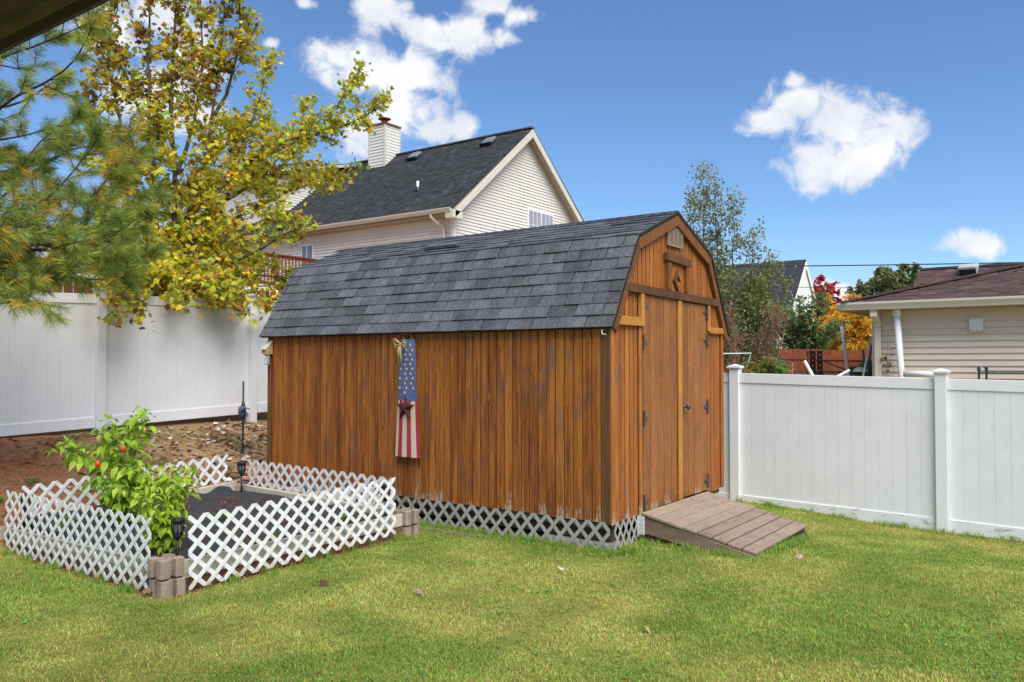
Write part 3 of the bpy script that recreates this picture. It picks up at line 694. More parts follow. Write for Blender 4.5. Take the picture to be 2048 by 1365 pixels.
# pepper plants
ME_PL = None
def plant_leaf_mesh():
    v = [(0,0,0)]; prof_ = [(.12,.10),(.28,.20),(.45,.235),(.62,.19),(.80,.10)]
    L, R, Cn = [], [], []
    vs = [(0,0,0)]
    for t_, w_ in prof_:
        dz = -.35*t_*t_
        vs += [(-w_, t_, dz+w_*.30), (0, t_, dz), (w_, t_, dz+w_*.30)]
    vs.append((0, 1, -.40)); f = [(0,2,1),(0,3,2)]
    for i in range(4):
        a = 1+i*3; f += [(a,a+1,a+4,a+3),(a+1,a+2,a+5,a+4)]
    a = 13; f += [(a,a+1,16),(a+1,a+2,16)]
    me = bpy.data.meshes.new('pepper_leaf'); me.from_pydata(vs, [], f); me.polygons.foreach_set('use_smooth', np.ones(len(f), bool)); return me
def leafobj_mat(name, a, b, c):
    t = NT(name); col = t.ramp(t.rand(), [(0, a), (.5, b), (1, c)]); return t.out(col, .6, spec=.25, transl=.42)
M_pl1 = leafobj_mat('pepper_leaf_green', (.20,.36,.030), (.33,.51,.045), (.46,.60,.075)); M_pl2 = leafobj_mat('pepper_leaf_yellowgreen', (.25,.39,.03), (.40,.53,.04), (.52,.60,.07))
M_stem = flat('green_stem', (.16,.22,.05), .6, .2)
def pepper(base, label, stems, nleaf, mat, lsz, droop):
    global ME_PL
    r = thing('pepper_plant', base, label, 'plant', 'pepper plants in the bed'); b = Vector(base); k = 0
    tot = sum(s[2] for s in stems)
    me = plant_leaf_mesh(); me.materials.append(mat)
    for pts, rad, wt_ in stems:
        P = [Vector(p) for p in pts]; m = MB(); m.tube(P, [.008 - .005*i/(len(P)-1) for i in range(len(P))], 6); m.build('stem', M_stem, r, True)
        n = int(nleaf*wt_/tot)
        for i in range(n):
            s = random.random()**.7*(len(P)-1); j = min(int(s), len(P)-2); c = P[j].lerp(P[j+1], s-j)
            a = random.uniform(0, 2*math.pi); rr = random.uniform(.01, rad)*(.55+.45*min(1, s)); c = c + Vector((math.cos(a)*rr, math.sin(a)*rr, random.uniform(-.06,.09)))
            d = Vector((math.cos(a+random.uniform(-.6,.6)), math.sin(a+random.uniform(-.6,.6)), random.uniform(-droop*1.6, .25-droop*.2))).normalized()
            up = Vector((random.uniform(-.5,.5)-.1, random.uniform(-.5,.5)-.2, 1)); x = d.cross(up).normalized(); z = x.cross(d)
            L = lsz*random.uniform(.55,1.2); o = link('leaf', me, None, r); place(o, r, frame(x, d, z, c) @ Matrix.Diagonal((L*random.uniform(.85,1.15), L, L, 1)))
    # the smaller leaves inside the plant, too many to pick apart
    K = 640; P_ = []
    for i in range(K):
        pts, rad, wt_ = stems[RNG.choice(len(stems), p=np.array([s[2] for s in stems])/tot)]; s = RNG.random()**.7*(len(pts)-1); j = min(int(s), len(pts)-2); c = Vector(pts[j]).lerp(Vector(pts[j+1]), s-j); a = RNG.random()*6.28; rr = RNG.uniform(0, rad*.9); P_.append((c.x+math.cos(a)*rr, c.y+math.sin(a)*rr, c.z+RNG.uniform(-.06,.08)))
    nr = RNG.normal(0,.8,(K,3)); nr[:,1] -= .5; nr[:,2] = abs(nr[:,2])+.3; tv = np.array([(0,0,0),(.22,.35,.04),(.16,.7,0),(0,1,-.12),(-.16,.7,0),(-.22,.35,.04)]); base_ = np.array([.31,.48,.04]) if mat is M_pl1 else np.array([.38,.50,.04])
    V, F_, c = scatter(tv, np.array([[0,1,2,3],[0,3,4,5]]), np.array(P_), rot_from(nr, RNG.random(K)*6.3), RNG.uniform(.055,.10,K)*(1 if mat is M_pl1 else .85), base_*RNG.uniform(.6,1.35,(K,1))); link('foliage', np_mesh('foliage', V, [F_], [c]), M_leaf, r)['kind'] = 'stuff'
    return r
p1 = Vector((4.26, 7.66, .2))
P1 = pepper(tuple(p1), 'tall green pepper plant with red peppers in the garden bed',
 [([p1, (4.20,7.68,.5), (4.13,7.68,.85), (4.14,7.66,1.16)], .16, 3.4), ([p1, (4.28,7.64,.5), (4.33,7.6,.85), (4.40,7.58,1.25)], .14, 3.2), ([p1, (4.12,7.68,.55), (3.88,7.68,.86), (3.66,7.70,1.0)], .11, 1.7), ([p1, (4.26,7.6,.5), (4.27,7.5,.75)], .16, 1.6), ([p1, (4.1,7.6,.45), (3.98,7.55,.62)], .11, .9), ([p1, (4.42,7.65,.5), (4.46,7.6,.70)], .10, .6), ([p1,(4.20,7.6,.4),(4.12,7.5,.55)], .12, .7)], 298, M_pl1, .122, .75)
M_red = flat('ripe_pepper', (.55,.045,.010), .25, .15, 10, spec=.6)
for x, y, z in ((4.15, 7.48, .92), (3.92, 7.50, .80)):
    m = MB(); m.lathe([(.004,.03),(.019,.022),(.025,.005),(.023,-.02),(.015,-.036),(.004,-.042)], (x,y,z), 12); m.build('pepper', M_red, P1, True)
p2 = Vector((3.84, 6.33, .17))
pepper(tuple(p2), 'low yellow green pepper plant by the near corner of the bed',
 [([p2, (3.84,6.33,.45), (3.87,6.33,.80)], .15, 2), ([p2, (3.92,6.35,.5), (4.04,6.36,.82)], .13, 2), ([p2, (3.78,6.33,.45), (3.69,6.34,.79)], .12, 1.4), ([p2, (3.94,6.33,.45), (4.12,6.34,.72)], .10, 1), ([p2, (3.80,6.27,.35), (3.74,6.25,.55)], .11, 1.0), ([p2,(3.85,6.25,.3),(3.87,6.18,.40)], .09, .6)], 298, M_pl2, .090, 1.0)
def weed(x, y, z, r, n, label, mat=None, group='small weeds', hgt=.05):
    P = np.column_stack([x+RNG.normal(0,r*.5,n), y+RNG.normal(0,r*.5,n), z+RNG.random(n)*hgt]); nr = RNG.normal(0,.6,(n,3)); nr[:,2] = abs(nr[:,2])+.4
    tv = np.array([(0,0,0),(-.45,.4,.1),(0,1,0),(.45,.4,.1)]); V, F_, c = scatter(tv, np.array([[0,3,2,1]]), P, rot_from(nr, RNG.random(n)*6.3), RNG.uniform(.015,.035,n), np.array([.10,.21,.03])*RNG.uniform(.6,1.5,(n,1)))
    setp(link('weed', np_mesh('weed', V, [F_], [c]), M_leaf), label, 'plant', group, 'stuff')
weed(4.95, 7.05, .20, .09, 130, 'bright green weed growing through the black fabric amid pine needles'); weed(5.55, 6.0, .19, .08, 70, 'small green weed at the fabric edge behind the front lattice near the shed'); weed(4.65, 5.82, .2, .07, 70, 'small green weed against the inside of the front plank')
weed(3.75, 7.75, .2, .14, 120, 'broad weed behind the left lattice panel', hgt=.14)
# ------------------------------------------------------------------ flagstones between the bed and the shed
st = [(6.42,8.62,.42,.19,.14,'pinkish flagstone on top of the stack at the far shed corner',M_stone),(6.40,8.50,.33,.17,.13,'reddish flagstone under the top stone at the far shed corner',M_stone),(6.33,8.10,.26,.15,.12,'pinkish flagstone between lattice and shed near its far end',M_stone),(6.38,7.75,.24,.16,.12,'tan flagstone second from the far end of the row by the shed',M_stone2),
 (6.36,7.40,.22,.15,.12,'grey tan flagstone midway along the row by the shed',M_stone2),(6.38,7.05,.2,.15,.11,'tan flagstone nearest to the front of the row by the shed',M_stone2)]
for i, (x,y,z,a,b,l,mt) in enumerate(st): rock('flagstone', (x,y,z-.03), (a,b,.04), mt, l, 'stone', 20+i, 'flagstones between the bed and the shed')

# ------------------------------------------------------------------ white vinyl fences
def fence_left():
    r = thing('vinyl_fence', (5.755, 11, .85), 'white vinyl privacy fence along the top of the dirt bank', 'fence')
    ztop = lambda x: 2.65+.030*(x-5.67); zb = lambda x: 1.0+.0318*(x-5.67); zl = lambda x: .852+.028*(x-5.67)
    posts = [3.31, 5.755, 8.20, 10.645]
    for px in posts:
        z0 = G(px, 11)-.15; z1 = ztop(px)+.045
        m = MB(); m.box((px-.064, 10.936, z0), (px+.064, 11.064, z1)); P = bevel(m.build('post', M_vinyl, r), .006, 2)
        c = MB(); c.box((px-.072,10.928,z1-.008),(px+.072,11.072,z1+.012)); c.add([(px-.088,10.912,z1+.0125),(px+.088,10.912,z1+.0125),(px+.088,11.088,z1+.0125),(px-.088,11.088,z1+.0125),(px-.088,10.912,z1+.034),(px+.088,10.912,z1+.034),(px+.088,11.088,z1+.034),(px-.088,11.088,z1+.034),(px,11,z1+.062)],[(0,3,2,1),(0,1,5,4),(1,2,6,5),(2,3,7,6),(3,0,4,7),(4,5,8),(5,6,8),(6,7,8),(7,4,8)]); c.build('post_cap', M_vinyl, P)
    for a, b in zip(posts, posts[1:]):
        xa, xb = a+.0645, b-.0645
        for f0, f1, nm in ((lambda x: ztop(x)-.128, ztop, 'rail'), (zl, zb, 'rail')):
            m = MB(); m.prism([(xa,10.975,f0(xa)),(xb,10.975,f0(xb)),(xb,10.975,f1(xb)),(xa,10.975,f1(xa))], (0,.05,0)); bevel(m.build(nm, M_vinyl, r), .004)
        n = 15; w = (xb-xa)/n
        for i in range(n):
            x0, x1 = xa+i*w+.0016, xa+(i+1)*w-.0016; z0, z1 = zb(x0)-.02, ztop(x0)-.11
            m = MB(); m.box((x0,10.989,z0),(x1,11.011,z1)); m.box((x0-.0032,10.992,z0),(x0-.0002,11.006,z1)); m.build('slat', M_vinyl, r)
fence_left()
def fence_right():
    r = thing('vinyl_fence', (10.56, 1.505, -.2), 'white vinyl privacy fence beside the shed along the lawn', 'fence'); X = 10.60
    ztop = lambda y: 1.545+.0188*(y-1.5); zb = lambda y: -.065+.022*(y-1.5)
    posts = [6.40, 3.955, 1.505, -.94]
    for py in posts:
        z1 = ztop(py)+.055; z0 = G(X, py)-.12
        m = MB(); m.box((X-.064, py-.064, z0), (X+.064, py+.064, z1)); P = bevel(m.build('post', M_vinyl, r), .006, 2)
        c = MB(); c.box((X-.072,py-.072,z1-.008),(X+.072,py+.072,z1+.012)); c.add([(X-.088,py-.088,z1+.0125),(X+.088,py-.088,z1+.0125),(X+.088,py+.088,z1+.0125),(X-.088,py+.088,z1+.0125),(X-.088,py-.088,z1+.034),(X+.088,py-.088,z1+.034),(X+.088,py+.088,z1+.034),(X-.088,py+.088,z1+.034),(X,py,z1+.066)],[(0,3,2,1),(0,1,5,4),(1,2,6,5),(2,3,7,6),(3,0,4,7),(4,5,8),(5,6,8),(6,7,8),(7,4,8)]); c.build('post_cap', M_vinyl, P)
    for a, b in zip(posts, posts[1:]):
        ya, yb = a-.0645, b+.0645
        for f0, f1, mt in ((lambda y: ztop(y)-.128, ztop, M_vinyl), (lambda y: zb(y)-.15, zb, M_vinyld)):
            m = MB(); m.prism([(X-.025,ya,f0(ya)),(X-.025,yb,f0(yb)),(X-.025,yb,f1(yb)),(X-.025,ya,f1(ya))], (.05,0,0)); bevel(m.build('rail', mt, r), .004)
        n = 15; w = (ya-yb)/n
        for i in range(n):
            y1, y0 = ya-i*w-.0016, ya-(i+1)*w+.0016; z0, z1 = zb(y1)-.03, ztop(y1)-.11
            m = MB(); m.box((X-.011,y0,z0),(X+.011,y1,z1)); m.box((X-.008,y0-.0030,z0),(X+.006,y0-.0002,z1)); m.build('slat', M_vinyl, r)
fence_right()

# ------------------------------------------------------------------ hanging flag banner
bn = thing('flag_banner', (6.64, 6.15, .6), 'faded stars and stripes cloth banner with raffia bow hanging on the shed', 'banner')
XB = 6.615
def edge(z): t = (z-.70)/1.28; return 6.155+.181-.077*t*1.0, 6.155-.181+.082*t       # left and right edges in Y
M_blue = flat('faded_navy_cloth', (.095,.122,.25), .85, .12, 30); M_redc = flat('faded_red_cloth', (.36,.035,.055), .85, .1, 30); M_crm = flat('cream_cloth', (.62,.50,.36), .85, .06, 30)
def cloth(zs, fa, fb, name, mat, parent, dx=0.0, th=.004):
    m = MB(); vs = []; n = len(zs)
    for z in zs:
        l, r_ = edge(z)
        for f in (fa, (fa+fb)/2, fb):
            yv = l+(r_-l)*f; bul = .007*math.sin(math.pi*f)+.006*math.sin(z*9+f*7)*(z > 1.3); vs.append((XB-bul-dx, yv, z))
    k = len(vs); vs += [(x+th, y, z) for x, y, z in vs]; fs = []
    for i in range(n-1):
        for j in range(2):
            q = (i*3+j, i*3+j+1, (i+1)*3+j+1, (i+1)*3+j); fs.append(q[::-1]); fs.append(tuple(v+k for v in q))
    for i in range(n-1):
        for j in (0, 2):
            q = (i*3+j, (i+1)*3+j, (i+1)*3+j+k, i*3+j+k); fs.append(q if j == 0 else q[::-1])
    for i, s in ((0, 1), (n-1, -1)):
        for j in range(2):
            q = (i*3+j, i*3+j+1, i*3+j+1+k, i*3+j+k); fs.append(q[::s])
    m.add(vs, fs); return m.build(name, mat, parent)
ys_ = np.linspace(1.315, 1.985, 10); fb = cloth(ys_, 0, 1, 'star_field', M_blue, bn)
fr = [0,.105,.286,.486,.676,.886,1.0]
for i in range(6): cloth(np.linspace(.70,1.3145,6), fr[i], fr[i+1]-.001, 'stripe', M_crm if i % 2 == 0 else M_redc, bn)
sm = MB(); pts = []
for k in range(10):
    a = math.pi/2+k*math.pi/5; rr = 1 if k % 2 == 0 else .42; pts.append((0, rr*math.cos(a), rr*math.sin(a)))
sm.prism(pts, (-.08, 0, 0)); me_s = sm.mesh('star'); me_s.materials.append(M_crm)
row = 0; z = 1.40
while z < 1.97:
    l, r_ = edge(z); w = l-r_; c = [.10,.46,.83] if row % 2 else [.28,.66,.97]
    if row % 2 == 0: c = [.02,.38,.72]
    for f in c:
        yv = l-w*f
        if yv-r_ < .018 or l-yv < .014: continue
        bul = .007*math.sin(math.pi*f)+.006*math.sin(z*9+f*7); o = link('star', me_s, None, fb)
        o.matrix_basis = Matrix.Translation((XB-bul-.0015, yv, z)) @ Matrix.Rotation(random.uniform(-.3,.3), 4, 'X') @ Matrix.Scale(.021, 4)
    z += .052; row += 1
for a, b in (((6.325,.615),(6.240,2.03)), ((6.012,.60),(6.135,2.10))):
    m = MB(); m.tube([(XB+.032,a[0],a[1]), (XB+.030,b[0],b[1])], .011, 8); m.build('pole', M_rake, bn, True)
m = MB(); m.box((XB+.02, 6.12, 2.03), (XB+.045, 6.30, 2.055)); m.build('hanger', M_darkwood, bn)
# barn star: five points folded about a raised centre
m = MB(); cz, cy, R1, R2 = 1.232, 6.168, .148, .056; ring = []
for k in range(10):
    a = math.pi/2+k*math.pi/5+.03; rr = R1 if k % 2 == 0 else R2; ring.append((XB-.024, cy+rr*math.cos(a), cz+rr*math.sin(a)))
m.add([(XB-.062, cy, cz)] + ring + [(XB-.022, cy, cz)], [(0, 1+(k+1) % 10, 1+k) for k in range(10)] + [(11, 1+k, 1+(k+1) % 10) for k in range(10)]); m.build('barn_star', flat('dark_red_metal', (.055,.014,.014), .45, .25, 20, .3), bn)
M_raf = flat('raffia', (.52,.40,.20), .8, .25, 30); bw = Vector((XB-.045, 6.215, 1.925))
m = MB(); m.lathe([(.012,-.014),(.018,0),(.012,.014)], tuple(bw), 8); m.build('bow_knot', M_raf, bn, True)
for k in range(10):
    sg = 1 if k % 2 else -1; L = random.uniform(.09,.125)*(1 if sg > 0 else .75); hh = random.uniform(.01,.045); tl = random.uniform(-.15,.5)*.1
    pts = [bw + Vector((-.012*math.sin(q*2)-random.uniform(0,.012), sg*L*math.sin(q)**1.0, tl*math.sin(q)+hh*math.sin(2*q)+.012*sg)) for q in np.linspace(0, math.pi, 9)]
    m = MB(); m.tube(pts, .0035, 5); m.build('bow_loop', M_raf, bn, True)
for k in range(16):
    L = random.uniform(.10,.25); s = random.uniform(-.035,.03); m = MB(); m.tube([bw, bw+Vector((-.02-random.uniform(0,.015), s*.6, -L*.4)), bw+Vector((-.016, s*1.3, -L))], .0032, 5); m.build('bow_tail', M_raf, bn, True)
# ------------------------------------------------------------------ bee trap on the far corner
bt = thing('bee_trap', (6.62, 8.6, 1.8), 'small wooden bee trap with clear jar on the far shed corner', 'bee trap')
m = MB(); m.prism([(6.674,8.53,1.835),(6.575,8.53,1.835),(6.575,8.53,1.895),(6.674,8.53,2.0)], (0,.092,0)); m.build('block', flat('raw_pine', (.42,.30,.16), .7, .12, 20), bt)
m = MB(); m.prism([(6.678,8.522,2.004),(6.565,8.522,1.889),(6.565,8.522,1.899),(6.678,8.522,2.016)], (0,.108,0)); m.build('roof_board', M_greywood, bt)
for p, ax in (((6.574,8.578,1.865),'Y'), ((6.625,8.529,1.865),'X')):
    m = MB(); m.lathe([(.009,0),(.009,.003)], n=10); o = m.build('hole', M_dark, bt); o.matrix_basis = Matrix.Translation(Vector(p)-ROOT[bt]) @ Matrix.Rotation(math.pi/2, 4, ax); 
t = NT('clear_jar'); M_jar = t.out((.80,.84,.84), .12, trans=.75, spec=.5)
m = MB(); m.lathe([(.030,0),(.036,-.012),(.037,-.12),(.033,-.135),(.01,-.138)], (6.625,8.578,1.834), 14); m.build('jar', M_jar, bt, True)
# ------------------------------------------------------------------ sprinkler / hose post on the bank
sp = thing('hose_post', (6.98, 9.65, G(6.98,9.65)), 'thin dark green stake holding a blue grey water timer on the bank', 'stake')
zz = G(7.05,9.65); sx, sy = 7.06, 9.65
m = MB(); m.tube([(sx,sy,zz-.1),(sx,sy,1.47)], .013, 8); m.build('stake', M_rackg, sp, True)
m = MB(); m.lathe([(.03,-.07),(.05,-.06),(.055,0),(.05,.05),(.03,.07)], (sx-.045,sy-.04,1.06), 12); m.box((sx-.1,sy-.10,1.06),(sx-.05,sy-.08,1.11)); m.build('timer', flat('blue_grey_plastic', (.07,.11,.16), .5, .2, 12), sp, True)
m = MB(); m.lathe([(.022,-.03),(.026,0),(.02,.05)], (sx,sy,1.14), 10); m.tube([(sx,sy,1.12),(sx+.06,sy-.02,1.09),(sx+.10,sy-.02,1.08)], .006, 5); m.tube([(sx,sy,1.10),(sx+.05,sy-.04,1.02)], .006, 5); m.build('clamp', M_hinge, sp, True)
m = MB(); m.box((sx-.035,sy-.01,zz-.02),(sx+.012,sy+.01,zz+.09)); m.build('spike_plate', M_hinge, sp)

MAPLE=[
 [(7.29, 12.0, 2.64), (7.16, 11.94, 3.65), (7.01, 11.89, 4.4), (6.93, 11.84, 5.39), (6.86, 11.78, 6.37), (6.83, 11.72, 7.74)] ,
 [(7.31, 12.0, 2.72), (7.37, 11.92, 3.75), (7.35, 11.84, 4.69), (7.22, 11.75, 5.84), (7.22, 11.67, 6.92), (7.24, 11.59, 8.02)] ,
 [(7.33, 12.0, 2.8), (7.61, 11.95, 3.95), (7.79, 11.89, 4.54), (7.97, 11.84, 5.64), (8.11, 11.78, 6.74), (8.16, 11.73, 7.59)] ,
 [(7.35, 12.0, 2.84), (7.8, 11.82, 3.96), (8.22, 11.64, 4.83), (9.09, 11.46, 5.49), (9.94, 11.28, 6.05), (10.43, 11.1, 6.93)] ,
 [(8.88, 12.0, 5.22), (9.66, 11.62, 5.73), (10.39, 11.25, 6.11), (10.97, 10.87, 6.54)] ,
 [(7.36, 12.0, 2.87), (8.06, 11.94, 3.76), (8.79, 11.87, 4.36), (9.82, 11.81, 4.92), (10.79, 11.74, 5.28)] ,
 [(7.91, 12.0, 3.99), (8.83, 12.36, 5.31), (9.62, 12.72, 6.65), (10.06, 13.09, 7.62)] ,
 [(7.31, 12.0, 2.88), (7.03, 12.2, 3.74), (6.81, 12.39, 4.27), (6.59, 12.59, 5.04), (6.44, 12.78, 5.91)] ,
 [(7.15, 12.0, 3.5), (6.82, 12.17, 4.64), (6.66, 12.34, 5.8), (6.61, 12.52, 6.69), (6.85, 12.69, 7.53)] ,
 [(7.37, 12.0, 2.88), (8.04, 11.76, 3.25), (8.74, 11.52, 3.64), (9.38, 11.28, 4.12)] ,
 [(7.37, 12.0, 2.9), (8.13, 12.03, 3.11), (8.94, 12.06, 3.26), (9.9, 12.1, 3.26)] ,
 [(7.3, 12.0, 2.92), (6.55, 11.48, 3.06), (6.01, 10.97, 2.77), (5.69, 10.45, 2.55)] ,
 [(7.35, 12.0, 2.96), (7.45, 11.48, 2.94), (7.5, 10.97, 2.8), (7.4, 10.45, 2.67)] ,
 [(7.3, 12.0, 3.0), (6.85, 11.66, 3.44), (6.38, 11.32, 3.57), (5.82, 10.98, 3.74)] ,
 [(8.08, 12.0, 5.69), (8.33, 11.75, 6.55), (8.29, 11.5, 7.32), (8.01, 11.26, 7.98)] ,
 [(7.46, 12.0, 4.74), (8.04, 12.37, 5.83), (8.39, 12.74, 7.13), (8.6, 13.11, 8.73)] ,
 [(7.04, 12.0, 5.05), (6.89, 12.43, 6.2), (6.62, 12.86, 7.01)] ,
 [(8.48, 12.0, 4.93), (9.4, 12.27, 5.27), (10.42, 12.53, 5.56), (11.21, 12.8, 5.65)] ,
 [(7.64, 12.0, 3.96), (8.52, 12.2, 4.53), (9.49, 12.39, 5.17), (10.33, 12.59, 6.13), (10.74, 12.78, 6.8)] ,
 [(7.33, 12.0, 3.04), (7.35, 11.8, 3.34), (7.84, 11.6, 3.54), (8.25, 11.4, 3.9), (8.89, 11.2, 4.22)] ,
 [(7.3, 12.0, 3.04), (7.03, 11.84, 3.24), (6.77, 11.67, 3.43), (6.6, 11.51, 3.1)] ,
 [(7.37, 12.0, 3.0), (7.98, 12.08, 3.22), (8.41, 12.16, 3.48), (8.77, 12.25, 3.44), (9.57, 12.33, 3.52)] ,
 [(7.42, 12.0, 3.77), (7.94, 12.2, 4.77), (8.55, 12.4, 5.43), (9.32, 12.6, 5.99)] ,
 [(7.2, 12.0, 3.66), (7.14, 12.31, 4.16), (6.88, 12.62, 4.87), (6.64, 12.92, 5.5)] ,
]
PINE=[
 [(3.36, 9.56, 2.52), (3.88, 9.14, 2.9), (4.21, 8.99, 3.08), (4.58, 8.79, 3.44), (4.87, 8.7, 3.81), (5.04, 8.77, 4.14)] ,
 [(3.86, 8.86, 2.93), (3.93, 8.19, 2.88), (4.01, 7.51, 2.93), (4.06, 6.88, 3.05)] ,
 [(3.35, 9.56, 2.75), (3.92, 8.88, 2.81), (4.16, 8.66, 2.74), (4.43, 8.38, 2.69), (4.78, 8.0, 2.91)] ,
 [(3.35, 9.56, 3.13), (3.81, 9.1, 3.51), (3.97, 9.05, 3.9), (4.17, 8.95, 4.19), (4.41, 8.8, 4.35)] ,
 [(3.34, 9.57, 3.9), (3.7, 9.09, 4.0), (3.88, 8.84, 4.06), (4.0, 8.68, 4.13)] ,
 [(3.34, 9.58, 4.1), (3.72, 8.71, 4.4), (3.8, 8.27, 4.48), (3.85, 7.88, 4.61), (3.86, 7.53, 4.91)] ,
 [(3.33, 9.59, 4.67), (3.74, 8.99, 4.87), (3.94, 8.68, 4.99), (4.19, 8.28, 5.18)] ,
 [(3.36, 9.56, 2.52), (3.62, 8.62, 2.44), (3.58, 8.1, 2.36), (3.38, 7.8, 2.25)] ,
 [(3.34, 9.58, 4.36), (3.91, 9.38, 4.46), (4.29, 9.44, 4.77), (4.62, 9.58, 5.07)] ,
 [(3.35, 9.57, 3.38), (3.8, 9.32, 3.72), (4.14, 9.21, 3.85), (4.44, 9.17, 4.07), (4.75, 9.12, 4.18)] ,
 [(3.35, 9.56, 2.98), (3.9, 8.86, 3.29), (4.18, 8.53, 3.71), (4.36, 8.35, 4.11)] ,
 [(3.36, 9.56, 2.67), (3.87, 8.56, 2.63), (4.08, 8.0, 2.54), (4.22, 7.53, 2.54)] ,
 [(4.03, 8.61, 3.03), (4.4, 8.66, 3.45), (4.74, 8.74, 3.9), (4.96, 9.0, 4.3)] ,
 [(3.35, 9.56, 2.98), (3.67, 9.22, 3.19), (3.88, 9.03, 3.2), (4.08, 8.84, 3.42)] ,
 [(3.36, 9.56, 2.57), (3.84, 9.27, 2.7), (4.2, 9.17, 2.83), (4.56, 9.06, 2.94), (4.97, 8.88, 2.89)] ,
 [(3.34, 9.57, 3.64), (3.79, 9.43, 3.86), (4.08, 9.51, 3.88), (4.3, 9.67, 3.83)] ,
 [(3.33, 9.59, 5.03), (3.69, 9.1, 4.77), (3.88, 8.86, 4.73)] ,
 [(4.09, 8.53, 3.1), (4.26, 8.18, 3.12), (4.37, 7.9, 3.31), (4.45, 7.68, 3.44)] ,
 [(3.89, 8.82, 2.88), (4.19, 8.53, 2.83), (4.47, 8.27, 2.79), (4.67, 8.14, 2.75)] ,
 [(3.36, 9.55, 2.42), (3.63, 9.08, 2.56), (3.81, 8.74, 2.56), (3.96, 8.44, 2.63)] ,
]

# ------------------------------------------------------------------ big house up the slope
def house_big():
    r = thing('cream_house', (22.6, 22, 3), 'cream sided two storey house with dark steep roof and chimney', 'house')
    XH, YH, XR, XB_, YE = 18.87, 15.73, 22.62, 26.40, 33.0; zb = 2.4; ze, zr = 6.30, 9.62; pm = (zr-ze)/(XR-18.47); zw = 6.12
    MB().box((XH+.05, YH+.05, zb), (XB_, YE, zw)).build('wall', M_dark, r)
    E_ = .1016
    m = MB(); z = zb
    while z < zw:
        h = min(E_, zw-z); m.add([(XH-.030,YH+.08,z),(XH-.030,YE,z),(XH-.004,YE,z+h),(XH-.004,YH+.08,z+h),(XH+.02,YH+.08,z),(XH+.02,YE,z)], [(0,3,2,1),(0,1,5,4)]); z += E_
    m.build('siding', M_cream2, r, kind='stuff')
    m = MB(); z = zb; gx = lambda z: (XH+.1, XB_-.02) if z < zw else (18.62+(z-ze)/pm+.12, 2*XR-18.62-(z-ze)/pm-.12)
    while z < zr-.3:
        a, b = gx(z); a2, b2 = gx(z+E_)
        m.add([(a,YH-.030,z),(b,YH-.030,z),(b2,YH-.004,z+E_),(a2,YH-.004,z+E_),(a,YH+.02,z),(b,YH+.02,z)], [(0,1,2,3),(0,4,5,1)]); z += E_
    m.build('siding', M_cream, r, kind='stuff')
    m = MB(); m.prism([(18.9,YH+.03,zw-.1),(26.3,YH+.03,zw-.1),(XR,YH+.03,zr-.15)], (0,.1,0)); m.build('gable_backing', M_cream, r)
    m = MB(); m.box((XH-.03, YH-.03, zb), (XH+.10, YH+.09, zw)); m.build('corner_trim', M_trimw, r)
    # roof slabs, rakes, soffits
    Yg = YH-.33
    m = MB()
    for sx in (1, -1):
        e = (18.47 if sx > 0 else 2*XR-18.47, ze); d = Vector((XR-e[0], 0, zr-ze)); 
        m.prism([(e[0],Yg,e[1]-.05),(XR,Yg,zr-.05),(XR,Yg,zr-.17),(e[0],Yg,e[1]-.17)], (0, YE-Yg+.3, 0))
    m.build('roof', M_soffit, r)
    sh_ = MB(); d = Vector((XR-18.47, 0, zr-ze)); L = d.length; u = d.normalized(); n = Vector((-u.z, 0, u.x)); rows = 36; ex = L/rows
    for i in range(rows):
        y = Yg-.02 + (i*.37 % 1)*-.0; y += -((i*.618) % 1)*.33
        while y < YE+.3:
            w = random.uniform(.16,.30); a = max(y, Yg-.02); b = min(y+w-.012, YE+.3)
            if b > a:
                k = random.uniform(.026,.042)*(1.45 if random.random() < .10 else 1); th = random.uniform(.012,.028)
                sh_.obox(Vector((18.45,a,ze-.04))+u*(i*ex), (0,b-a,0), u*(ex+.02), n*th, (k,k*1.05,k*1.18))
            y += w
    sh_.build('shingle', M_hshingle, r, kind='stuff')
    m = MB(); 
    m.prism([(2*XR-18.47,Yg-.02,ze-.04),(XR,Yg-.02,zr-.04),(XR,Yg-.02,zr),(2*XR-18.47,Yg-.02,ze)], (0,YE-Yg,0)); m.box((XR-.1,Yg-.02,zr-.02),(XR+.1,YE+.3,zr+.025)); m.build('ridge_cap', M_shingle, r)
    for sx in (1, -1):
        e = (18.55 if sx > 0 else 2*XR-18.55); m = MB()
        m.prism([(e,Yg-.03,ze-.07),(XR,Yg-.03,zr-.055),(XR,Yg-.03,zr-.055-.27),(e,Yg-.03,ze-.29)], (0,.03,0)); m.build('rake_board', M_rakeh, r)
        m = MB(); m.prism([(e,Yg,ze-.20),(XR,Yg,zr-.185),(XR,Yg,zr-.20),(e,Yg,ze-.215)], (0,.33,0)); m.build('soffit', M_soffit, r)
    m = MB(); m.box((18.47,Yg+.0,zw+.0),(XH+.02,YE,zw+.03)); m.build('soffit', M_soffit, r)
    m = MB(); m.box((18.50,Yg,zw+.031),(18.54,YE,ze-.02)); m.build('fascia', M_gutter, r)
    m = MB(); m.prism([(18.49,Yg+.05,ze-.13),(18.41,Yg+.05,ze-.12),(18.36,Yg+.05,ze-.03),(18.36,Yg+.05,ze-.005),(18.385,Yg+.05,ze-.005),(18.40,Yg+.05,ze-.03),(18.49,Yg+.05,ze-.03)], (0,YE-Yg-.1,0)); m.build('gutter', M_gutter2, r)
    m = MB(); m.prism([(18.43,Yg-.03,ze-.30),(18.9,Yg-.03,ze-.30),(18.9,Yg-.03,ze-.1),(18.43,Yg-.03,ze-.06)], (0,.3,0)); m.build('cornice_return', M_rakeh, r)
